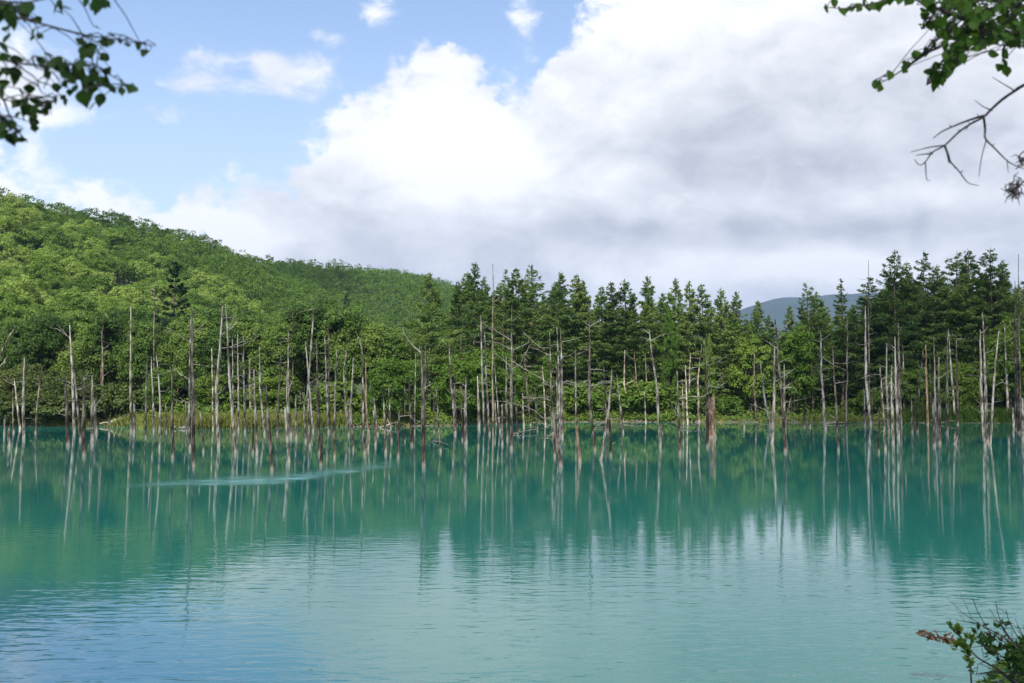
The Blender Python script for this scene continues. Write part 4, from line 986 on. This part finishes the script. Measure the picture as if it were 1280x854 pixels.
# black waterlogged stub
b = on_water(1194, 555); D = b.y; k = D / F; mb = MB()
tube(mb, [(-1.5 * k, 0, -12 * k), (-.5 * k, 0, 0), (1.5 * k, 0, 5 * k), (3 * k, 0, 9 * k)], [2.1 * k, 2.3 * k, 2.2 * k, 1.3 * k], 8, np.random.default_rng(5), .1, .1)
tag(mb.build('tree_stump', M_darkdead, loc=b), 'black waterlogged stub tilted out of the open water on the right', 'stump')
# limbs lying on the water
def floating(label, p0, p1, r0, r1, seed, rise=0., mat=None):
    rng = np.random.default_rng(seed); a = on_water(*p0, .03); c = on_water(*p1, .03); c.z += rise
    e = empty('fallen_branch', a, label, 'branch', 'fallen branches in the water')
    d = c - a; pts = [d * t + Vector((rng.normal() * .06, rng.normal() * .06, (.05 + .1 * rng.random()) * math.sin(t * 3.1))) for t in np.linspace(0, 1, 8)]
    mb = MB(); tube(mb, pts, np.linspace(r0, r1, 8), 6, rng, 0, .08); mb.build('limb', mat or M_dead, e)
    for i in range(4):
        s = pts[rng.integers(1, 7)]; w = Vector((rng.normal(), rng.normal(), abs(rng.normal()) * .7)).normalized() * rng.uniform(.3, .9)
        bm = MB(); tube(bm, [s, s + w * .5, s + w], [r1 * 1.2, r1, .006], 4); bm.build('branch', M_twig, e)
floating('long pale limb lying in the water by the central cluster', (640, 543), (694, 538), .07, .025, 1, .3)
floating('bare limb lying low in the water right of the left-leaning trunk', (744, 536), (800, 531), .06, .02, 2, .25)
floating('thin limb lying in the water behind the orange stump', (848, 536), (886, 533), .05, .02, 3, .4)
floating('thin limb lying in the water in front of the bright young trees', (948, 533), (968, 535), .05, .02, 4, .2)
floating('grey log lying along the far bank under the low shrubs left of the orange stump', (776, 529.2), (803, 528.6), .12, .05, 7, .3)
floating('bare branch slumped from the far bank before the round bright bush', (476, 534.5), (500, 533.5), .08, .03, 8, .5)
floating('sunken branch with raised twigs at the foot of the rounded bush on the right', (1168, 530), (1196, 530.6), .07, .03, 9, .4)
floating('thin grey log half afloat near the small sandy landing', (1030, 530.2), (1058, 529.4), .09, .04, 10, .1)
floating('pale limb half sunk beside the thick dark trunk with the upswept branch', (541, 552), (560, 558), .05, .018, 5, .1)
# heap of driftwood on the left bank, pale stones at the water's edge
rng = np.random.default_rng(9)
for i, lab in enumerate(['driftwood log lying lowest in the heap at the left end of the grassy spit', 'grey driftwood branch lying across the heap left of the grassy spit', 'crooked driftwood branch sticking up from the heap left of the grassy spit', 'thin driftwood stick at the right end of the heap by the grassy spit']):
    px = [127, 133, 140, 152][i]; p = at(px, 500, 1); X = p.x * 112; Y = float(y_far(X)) + .7 + .3 * i; mb = MB(); L = [2.6, 2.2, 2., 1.5][i]; an = [.1, -.35, .5, .2][i]
    d = Vector((math.cos(an), .25 * math.sin(an * 3), abs(math.sin(an)) * .55 + .05))
    tube(mb, [d * L * t + Vector((0, 0, .12 * math.sin(t * 3) + rng.normal() * .05)) for t in np.linspace(-.5, .5, 6)], np.linspace(.11 - .02 * i, .03, 6), 6, rng, .1, .1)
    tag(mb.build('driftwood', M_darkdead, loc=(X, Y, lz(X, Y) + .32 + .12 * i)), lab, 'driftwood', 'driftwood on the left bank')
def rock(label, px, dpy, r, seed, group):
    rng = np.random.default_rng(seed); p = at(px, 500, 1); X = p.x * 108; Y = float(y_far(X)) + dpy; X = p.x * Y
    import bmesh
    bm = bmesh.new(); bmesh.ops.create_icosphere(bm, subdivisions=2, radius=1)
    ph = rng.random(6) * 6
    for v in bm.verts:
        c = v.co; k = 1 + .16 * math.sin(3 * c.x + ph[0]) * math.sin(2.6 * c.y + ph[1]) + .12 * math.sin(5 * c.z + ph[2] + 2 * c.x)
        v.co = Vector((c.x * 1.25 * k, c.y * k, c.z * .68 * k)) * r
    me = bpy.data.meshes.new('rock'); bm.to_mesh(me); bm.free(); me.materials.append(MATS['stone'])
    o = link_mesh('rock', me, None, (X, Y, lz(X, Y) + r * .3), rz=rng.random() * 6)
    tag(o, label, 'rock', group)
m, g, out = new_mat('stone'); tc = g.n.new('ShaderNodeTexCoord').outputs['Object']; p = g.n.new('ShaderNodeBsdfPrincipled'); p.inputs['Roughness'].default_value = .9
oi = g.n.new('ShaderNodeObjectInfo')
g.l.new(g.ramp(g.m('ADD', g.m('MULTIPLY', g.noise(tc, 4., 6, .65), .8), g.m('MULTIPLY', oi.outputs['Random'], .3)), [(.3, (.09, .08, .068)), (.6, (.17, .15, .125)), (.8, (.26, .235, .20))]), p.inputs['Base Color'])
bp = g.n.new('ShaderNodeBump'); bp.inputs['Distance'].default_value = .05; g.l.new(g.noise(tc, 6., 5, .6), bp.inputs['Height']); g.l.new(bp.outputs[0], p.inputs['Normal']); g.l.new(p.outputs[0], out.inputs[0])
for i in range(16): rock('small pale stone among stones at the foot of the grassy spit', 218 + i * 1.3 + rng.normal() * 2, rng.uniform(-.2, .7), rng.uniform(.12, .26), 100 + i, 'stones at the foot of the grassy spit')
for i in range(14): rock('small pale stone at the edge of the sandy bank left of the round bush', 400 + i * 5.4 + rng.normal() * 2, rng.uniform(-.15, .5), rng.uniform(.09, .2), 130 + i, 'stones along the sandy bank')

# ------------------------------------------------------------------ the near bank: two trees just out of view whose branches hang in, and a shrub
def leaf_mesh(mb, c, axis, nrm, size, rng, wide=.82):
    """one pointed-oval leaf with a folded midrib, hung from its stalk at c"""
    ax = Vector(axis).normalized(); n = Vector(nrm); n = (n - ax * n.dot(ax)).normalized(); s = ax.cross(n)
    fold = rng.uniform(.08, .3); curl = rng.uniform(-.12, .25)
    prof = [(0, 0), (.08, .27), (.28, .46), (.52, .43), (.75, .25), (.9, .09), (1.03, 0)]
    V = []; L = []
    for t, w in prof:
        o = Vector(c) + ax * t * size + n * (curl * t * t * size)
        w *= wide * (1 + .08 * rng.normal())
        V += [o, o + s * w * size + n * fold * w * size, o - s * w * size + n * fold * w * size]
    f4 = []; f3 = []
    for i in range(len(prof) - 1):
        a = 3 * i; b = a + 3
        if i == 0: f3 += [(a, b + 1, b), (a, b, b + 2)]
        elif i == len(prof) - 2: f3 += [(a, a + 1, b), (a, b, a + 2)]
        else: f4 += [(a, a + 1, b + 1, b), (a + 2, a, b, b + 2)]
    mb.add([tuple(v) for v in V], f3); base = mb.n - len(V)
    mb.f.append(np.array(f4) + base); mb.mi.append(np.zeros(len(f4), int)); mb.v.append(np.zeros((0, 3)))
def hang(mb_leaf, mb_tw, px, py, spx, D, rng, twig=None, narrow=False):
    """a leaf whose middle sits at the photo position"""
    size = spx / F * D * (1.45 if D < 4 else 1.3)
    d = D + rng.normal() * .12
    c = at(px, py, d); ax = Vector((rng.normal() * .45, rng.normal() * .45, -1)).normalized()
    nrm = Vector((rng.normal() * .6, -1 + rng.normal() * .5, .5 + rng.normal() * .4))
    if narrow: nrm = Vector((1, .25, .2)); ax = Vector((1., .3, -.25 + rng.normal() * .3))
    st = c - ax * size * .5
    leaf_mesh(mb_leaf, st, ax, nrm, size, rng, rng.uniform(.9, 1.1))
    if twig is not None:
        q = min(twig, key=lambda w: (w - st).length)
        if (q - st).length < .5: tube(mb_tw, [q, (q + st) / 2 + Vector((0, 0, .012)), st], [.0022, .0016, .0014], 4)
def curve(pts, k=5):
    """smooth path through pts"""
    P = [pts[0] * 2 - pts[1]] + list(pts) + [pts[-1] * 2 - pts[-2]]; out_ = []
    for i in range(1, len(P) - 2):
        a, b, c, d = P[i - 1:i + 3]
        for j in range(k):
            t = j / k; out_.append(.5 * ((b * 2) + (c - a) * t + (a * 2 - b * 5 + c * 4 - d) * t * t + (b * 3 - a - c * 3 + d) * t ** 3))
    return out_ + [P[-2]]
def sample(pts, step=.04):
    out_ = []
    for a, b in zip(pts[:-1], pts[1:]):
        n = max(1, int((b - a).length / step)); out_ += [a.lerp(b, i / n) for i in range(n)]
    return out_ + [pts[-1]]
# left tree
rng = np.random.default_rng(61); D = 3.1
Z6 = lambda x, y, d=D: at(x / 4.27, y / 4.27, d)
tx, ty = -3.0, 3.3
lt = empty('overhanging_tree', (tx, ty, lz(tx, ty) - .05), 'tree at the left edge with large dark leaves hanging into the sky', 'tree')
o0 = Vector(lt.location)
tr = MB(); tube(tr, [(0, 0, -.5), (.02, 0, 1.2), (.08, .0, 2.6), (.1, .05, 4.2), (.0, .1, 6.)], [.16, .13, .11, .08, .05], 10, rng, 0, .04)
tr.build('trunk', M_neartwig, lt, smooth=True)
trunk_at = lambda z: o0 + Vector((.08, .02, z - o0.z))
twl = [[Z6(-900, 20), Z6(-420, 30), Z6(-60, 60), Z6(230, 130), Z6(440, 185), Z6(600, 208), Z6(720, 228), Z6(830, 245)], [Z6(-900, 20), Z6(-400, 150), Z6(-120, 260), Z6(60, 330), Z6(250, 350), Z6(470, 345), Z6(560, 385), Z6(640, 430), Z6(700, 465)],
       [Z6(-400, 150), Z6(-150, 430), Z6(20, 530), Z6(120, 530), Z6(250, 515), Z6(300, 540)], [Z6(-150, 430), Z6(-30, 600), Z6(60, 620), Z6(180, 660)], [Z6(20, 530), Z6(60, 640), Z6(110, 720), Z6(150, 765)], [Z6(-420, 30), Z6(100, 15), Z6(300, -15), Z6(560, -30), Z6(640, -60)],
       [Z6(60, 330), Z6(130, 375), Z6(190, 420), Z6(220, 490), Z6(280, 520)], [Z6(470, 345), Z6(480, 390), Z6(450, 450)]]
tw = MB(); lf = MB(); S = []
for pts in twl:
    P = curve([q - o0 for q in pts]); tube(tw, P, np.linspace(.005 if pts[0].x < -2 else .0032, .0012, len(P)), 6); S += sample(P)
j = Z6(-900, 20) - o0
tube(tw, [trunk_at(j.z + o0.z - .6) - o0, (trunk_at(j.z + o0.z - .3) - o0 + j) / 2, j], [.03, .018, .009], 6)
leaves = [(20,90,60),(60,60,50),(150,60,70),(75,130,45),(205,110,35),(180,180,40),(210,195,30),(40,210,45),(15,260,50),(20,320,60),(10,400,60),(20,450,45),(5,500,40),(300,35,64),(362,45,-38),(460,15,40),(520,35,65),(555,20,50),(110,40,55),(10,40,60),
 (430,230,44),(470,280,62),(520,285,62),(560,230,38),(555,310,42),(500,200,-34),(600,190,-28),(640,225,20),(680,245,32),(740,250,34),(770,285,38),(800,275,34),(825,240,-22),(675,200,15),(490,255,40),
 (95,320,-55),(190,340,55),(250,385,60),(245,450,45),(310,350,66),(340,390,50),(415,390,66),(430,350,45),(460,440,56),(510,410,46),(570,385,40),(570,470,56),(540,440,50),(450,530,62),(535,535,55),(400,480,40),(350,450,32),(300,470,40),(650,490,34),(700,480,46),(90,420,60),(155,475,38),(280,300,-40),(645,435,18),(330,340,50),(385,420,40),(490,470,45),
 (85,560,40),(150,535,34),(135,590,45),(180,580,40),(215,565,46),(260,570,40),(300,540,30),(275,600,34),(95,615,28),(180,655,40),(150,600,40),(20,640,26),(60,670,40),(110,690,-36),(15,720,56),(65,745,50),(120,750,32),(10,680,46),(235,590,36),(205,600,30),(30,700,40),
 (-60,120,60),(-90,250,60),(-40,370,60),(-70,480,60),(-40,560,50),(-120,60,60),(-60,660,50),(-30,20,60)]
leaves += [(x + rng.normal() * 28, y + rng.normal() * 24, s * rng.uniform(.6, .95)) for x, y, s in leaves if x < 620 and rng.random() < .95]
for x, y, s in leaves: hang(lf, tw, x / 4.27, y / 4.27, abs(s) / 4.27 * 1.05, D, rng, [q + o0 for q in S][::3] if False else None, s < 0)
# short stalks join each leaf to the nearest twig
lv = np.concatenate([a for a in lf.v if len(a)]).reshape(-1, 21, 3)[:, 0] - np.array(o0)
SS = np.array([tuple(q) for q in S])
for q in lv:
    d = np.linalg.norm(SS - q, axis=1); i = d.argmin()
    if d[i] < .6: tube(tw, [SS[i], (SS[i] + q) / 2 + np.array([0, 0, .01]), q], [.0024, .0018, .0014], 4)
lf.v = [a - np.array(o0) if len(a) else a for a in lf.v]
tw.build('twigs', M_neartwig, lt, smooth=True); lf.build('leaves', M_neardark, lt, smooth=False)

# right tree
rng = np.random.default_rng(62); D = 4.6
Z7 = lambda x, y, d=D: at(1000 + x / 3.286, y / 3.286, d)
tx, ty = 4.1, 4.5
rt = empty('overhanging_tree', (tx, ty, lz(tx, ty) - .05), 'tree at the right edge with small green leaves and a bare twig against grey cloud', 'tree')
o0 = Vector(rt.location)
tr = MB(); tube(tr, [(0, 0, -.5), (-.03, 0, 1.), (-.06, .02, 2.4), (-.02, .05, 3.9), (.05, .1, 6.)], [.2, .165, .14, .11, .07], 10, rng, 0, .04)
tr.build('trunk', M_neartwig, rt, smooth=True)
limbs = [([Z7(1900, 330), Z7(1300, 200), Z7(920, 150), Z7(760, 105), Z7(640, 65), Z7(540, 25), Z7(440, -10), Z7(330, -20)], .02), ([Z7(1300, 200), Z7(980, 60), Z7(800, 0), Z7(700, -40)], .013), ([Z7(760, 105), Z7(720, 170), Z7(640, 240), Z7(570, 320), Z7(520, 350)], .008),
         ([Z7(640, 65), Z7(590, 180), Z7(530, 215), Z7(440, 275), Z7(370, 320), Z7(310, 352)], .006), ([Z7(440, -10), Z7(300, 15), Z7(200, 35), Z7(110, 30)], .006), ([Z7(920, 150), Z7(840, 190), Z7(835, 250), Z7(845, 290)], .006), ([Z7(1000, 165), Z7(900, 190), Z7(780, 180)], .008),
         ([Z7(760, 105), Z7(660, 160), Z7(580, 260), Z7(545, 300)], .006), ([Z7(540, 25), Z7(515, 70), Z7(500, 120)], .005), ([Z7(820, 120), Z7(740, 60), Z7(650, 10)], .008), ([Z7(800, 0), Z7(600, 10), Z7(480, 20)], .006)]
tw = MB(); lf = MB(); S = []
for pts, r0 in limbs:
    P = curve([q - o0 for q in pts]); tube(tw, P, np.linspace(r0, .002, len(P)), 6); S += sample(P)
j = Z7(1900, 330) - o0; tube(tw, [Vector((-.05, .02, j.z - .7)), Vector((-.02, .02, j.z - .3)) * .4 + j * .6, j], [.05, .03, .021], 7)
poly = [(470, -10), (960, -30), (960, 205), (760, 190), (705, 215), (650, 265), (565, 365), (505, 340), (545, 270), (600, 205), (555, 130), (500, 85)]
def inside(x, y):
    c = False
    for (x0, y0), (x1, y1) in zip(poly, poly[1:] + poly[:1]):
        if (y0 > y) != (y1 > y) and x < (x1 - x0) * (y - y0) / (y1 - y0) + x0: c = not c
    return c
spots = [(105,40),(140,15),(170,55),(185,50),(210,40),(240,20),(262,12),(285,35),(300,28),(320,35),(330,20),(370,5),(405,5),(445,5),(480,225),(510,215),(470,232),(430,265),(425,290),(440,270),(360,320),(368,312),(320,350),(308,350),(325,365),(560,175),(545,182),(800,225),(850,215),(830,285),(850,295),(840,270),(820,280),(495,115),(510,105),(785,222),(845,225),(240,35),(350,8)]
while len(spots) < 420:
    x, y = rng.uniform(470, 960), rng.uniform(-30, 365)
    if not inside(x, y): continue
    if rng.random() < .35 and x < 900 and math.sin(x / 23.) * math.sin(y / 19. + x / 60.) > .35: continue
    spots.append((x, y))
for x, y in spots:
    if rng.random() < .9 or x < 470: hang(lf, tw, 1000 + x / 3.286, y / 3.286, rng.uniform(26, 40) / 3.286, D + (rng.normal() * .25 if x > 560 else 0), rng, None, rng.random() < .06)
lv = np.concatenate([a for a in lf.v if len(a)]).reshape(-1, 21, 3)[:, 0] - np.array(o0); SS = np.array([tuple(q) for q in S])
for q in lv:
    d = np.linalg.norm(SS - q, axis=1); i = d.argmin()
    if d[i] < .7: tube(tw, [SS[i], (SS[i] + q) / 2 + np.array([0, 0, .012]), q], [.0028, .002, .0015], 3)
lf.v = [a - np.array(o0) if len(a) else a for a in lf.v]
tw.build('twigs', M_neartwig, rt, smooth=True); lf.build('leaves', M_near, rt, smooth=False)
bt = MB()
for pts, r0, r1 in [([(1600, 40), (1250, 190), (1050, 285), (920, 350), (880, 375), (830, 410), (785, 450), (755, 480), (700, 510), (650, 545), (595, 597), (545, 625), (515, 665), (490, 678), (470, 655)], .0105, .0016), ([(755, 475), (700, 492), (640, 515), (585, 540), (548, 567)], .006, .002), ([(590, 598), (530, 606), (455, 625)], .004, .0015),
                    ([(545, 632), (505, 634), (475, 640)], .004, .0015), ([(755, 485), (760, 530), (762, 570), (800, 610), (850, 660), (885, 680), (930, 700)], .006, .0016), ([(765, 575), (745, 650), (735, 725)], .003, .0013), ([(595, 600), (610, 640), (618, 665), (650, 700), (690, 750), (735, 763)], .006, .0014), ([(600, 610), (612, 672)], .004, .002), ([(515, 668), (520, 735), (535, 742)], .003, .0012),
                    ([(880, 372), (835, 345), (790, 318)], .0035, .0014), ([(790, 455), (750, 437), (715, 410)], .0035, .0012), ([(850, 655), (855, 710)], .0025, .0012), ([(930, 540), (955, 590), (900, 640), (912, 670)], .004, .002), ([(1050, 285), (1010, 520), (950, 700), (905, 760), (880, 790)], .008, .003)]:
    Q = curve([Z7(x, y, D + .15 + rng.normal() * .01) - o0 for x, y in pts]); tube(bt, Q, np.linspace(r0, r1, len(Q)), 6, rng, 0, .05)
for x0, y0, x1, y1 in [(700, 510, 690, 500), (650, 545, 655, 530), (720, 500, 710, 495), (735, 480, 728, 468), (690, 520, 680, 535), (620, 520, 612, 512), (755, 515, 768, 512), (540, 628, 530, 622), (790, 600, 800, 590), (660, 710, 670, 700), (640, 690, 632, 690)]:
    tube(bt, [Z7(x0, y0, D + .15) - o0, Z7(x1, y1, D + .15) - o0], [.003, .0012], 4)
j = Z7(1600, 40, D + .15) - o0; tube(bt, [Vector((-.03, .02, j.z + .5)), j], [.02, .0128], 7)
bt.build('bare_twig', M_neartwig, rt, smooth=True)
cl = MB()
for _ in range(46):       # shrivelled leaves left on the bare twig
    x, y = 885 + rng.normal() * 16, 778 + rng.normal() * 22
    if rng.random() < .15: x, y = 908 + rng.normal() * 6, 655 + rng.normal() * 12
    c = Z7(x, y, D + .15) - o0; a = Vector(rng.normal(size=3)).normalized() * .035; s = Vector(rng.normal(size=3)).normalized()
    pts = [c - a, c - a * .3 + s * .008, c + a * .4 - s * .006, c + a + s * .01]
    tube(cl, pts, [.001, .0032, .0028, .0008], 5)
cl.build('dry_leaves', M_neartwig, rt, smooth=True)

# shrub in the bottom right corner
rng = np.random.default_rng(63); D = 9.6
Z8 = lambda x, y, d=D: at(1080 + x / 4.91, 680 + y / 4.91, d)
b = Z8(1000, 760); b.z = lz(b.x, D)
sh = empty('shrub', b, 'half dead shrub with bare fanned twigs and small willow leaves in the bottom right corner', 'shrub')
st = MB(); lf = MB()
for pts, r in [([(1020, 760), (980, 680), (860, 570), (700, 490), (560, 465)], .012), ([(1000, 740), (940, 640), (860, 540), (820, 420), (808, 350)], .010), ([(1010, 740), (980, 690), (840, 500), (770, 400)], .008), ([(990, 740), (900, 670), (780, 560), (700, 420), (665, 330)], .008), ([(1000, 750), (860, 600), (720, 500), (600, 420)], .007),
               ([(1030, 740), (960, 600), (890, 480), (870, 400)], .007), ([(1040, 740), (1000, 600), (940, 500)], .007), ([(1000, 800), (800, 780), (690, 800), (700, 740), (780, 700)], .008), ([(1020, 780), (860, 700), (760, 640), (700, 610)], .008), ([(1060, 760), (1040, 560), (1000, 420)], .008), ([(1010, 760), (900, 610), (840, 560), (720, 540)], .006)]:
    P = [Z8(x, y, D + rng.normal() * .25) - b for x, y in pts]; P = [Vector((0, 0, 0)) + (P[0] * .3)] + P
    tube(st, P, np.linspace(r, .0025, len(P)), 6, rng, 0, .05)
    for _ in range(5):
        i = rng.integers(2, len(P)); q = P[i - 1].lerp(P[i], rng.random()); d = (P[i] - P[i - 1]).normalized() + Vector(rng.normal(size=3) * .4); tube(st, [q, q + d * rng.uniform(.08, .28)], [.0035, .0015], 4)
st.build('stem', M_neartwig, sh, smooth=True)
def willow(mb, stem, n, s, rng):
    S = sample(stem, .02)
    for _ in range(n):
        q = S[rng.integers(0, len(S))]; ax = Vector((rng.normal(), rng.normal(), .7 + rng.normal() * .5)).normalized()
        leaf_mesh(mb, q, ax, Vector(rng.normal(size=3)) + Vector((0, -1, .6)), s * rng.uniform(.6, 1.2), rng, .42)
for _ in range(24):
    x, y = 760 + 300 * rng.random() ** .8, 0; y = rng.uniform(600, 720) if x < 860 else rng.uniform(640, 860)
    a = Z8(x, y, D + rng.normal() * .25) - b; willow(lf, [a, a + Vector((rng.normal() * .12, rng.normal() * .12, .06 + abs(rng.normal()) * .1)), a + Vector((rng.normal() * .2, rng.normal() * .1, .15))], 26, .075, rng)
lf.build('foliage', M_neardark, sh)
D2 = 9.35; b2 = Z8(662, 870, D2)
b2.z = -.05
ww = empty('sapling', b2, 'slender green willow sapling at the water edge in the bottom right', 'sapling')
st = MB(); lf = MB()
T = [[(662, 900), (655, 780), (640, 680), (610, 600), (570, 550), (530, 490)], [(640, 680), (650, 620), (665, 560)], [(610, 600), (575, 610), (560, 650)], [(570, 550), (575, 520)]]
for k, pts in enumerate(T):
    P = [Z8(x, y, D2) - b2 for x, y in pts]
    if k == 0: P = [Vector((0, 0, -.3))] + P
    tube(st, P, np.linspace(.011 if k == 0 else .005, .002, len(P)), 6, rng, 0, .05); willow(lf, P[2:] if k == 0 else P, 90 if k == 0 else 32, .066, rng)
st.build('stem', M_neartwig, ww, smooth=True); lf.build('foliage', M_under, ww)
# rust-brown dead leaves caught on a twig just above the water
D3 = 10.6; b3 = Z8(360, 540, D3); mb = MB(); tw = MB()
P = [Z8(x, y, D3) - b3 for x, y in [(700, 700), (640, 640), (545, 590), (450, 575), (360, 540)]]
db = empty('dead_branch', b3, 'dead branch with withered rust-brown leaves low over the water', 'branch')
end = b - b3 + Vector((0, 0, .05)); tube(tw, [end, (end + P[0]) / 2 + Vector((0, 0, .04))] + P, np.linspace(.012, .003, 7), 6, rng, 0, .05); tw.build('twig', M_neartwig, db, smooth=True)
S = sample(P[1:], .015)
for _ in range(90):
    q = S[rng.integers(len(S) // 4, len(S))]; leaf_mesh(mb, q + Vector(rng.normal(size=3) * .02), Vector((rng.normal(), rng.normal(), rng.normal() * .5 - .2)), Vector(rng.normal(size=3)) + Vector((0, -.5, .6)), rng.uniform(.04, .08), rng, .5)
M_rust = foliage('withered_leaves', (.075, .038, .024), (.14, .075, .046), (.24, .14, .085), .25, 2., .2)
mb.build('withered_leaves', M_rust, db)
# low growth over the near bank
mb = MB(); n = 9000; X = np.concatenate([rng.uniform(4.2, 10, n // 2), rng.uniform(-12, 12, n // 2)]); Y = y_near(X) - rng.random(n) ** 1.2 * 4.5 - .08
pos = np.stack([X, Y, land(X, Y) + rng.random(n) * np.where(X > 4.2, .34, .2) * np.minimum(1, (y_near(X) - Y) * 2)], 1)
keep = np.hypot(X, Y) > 2.5
diamonds(mb, pos[keep], np.stack([rng.normal(size=n) * .7, rng.normal(size=n) * .7 - .2, np.ones(n)], 1)[keep], rng.uniform(.05, .12, n)[keep], .55, rng, fold=.15)
tag(mb.build('ground_cover', M_leaf), 'low leafy ground cover on the near bank', 'ground cover', kind='stuff')
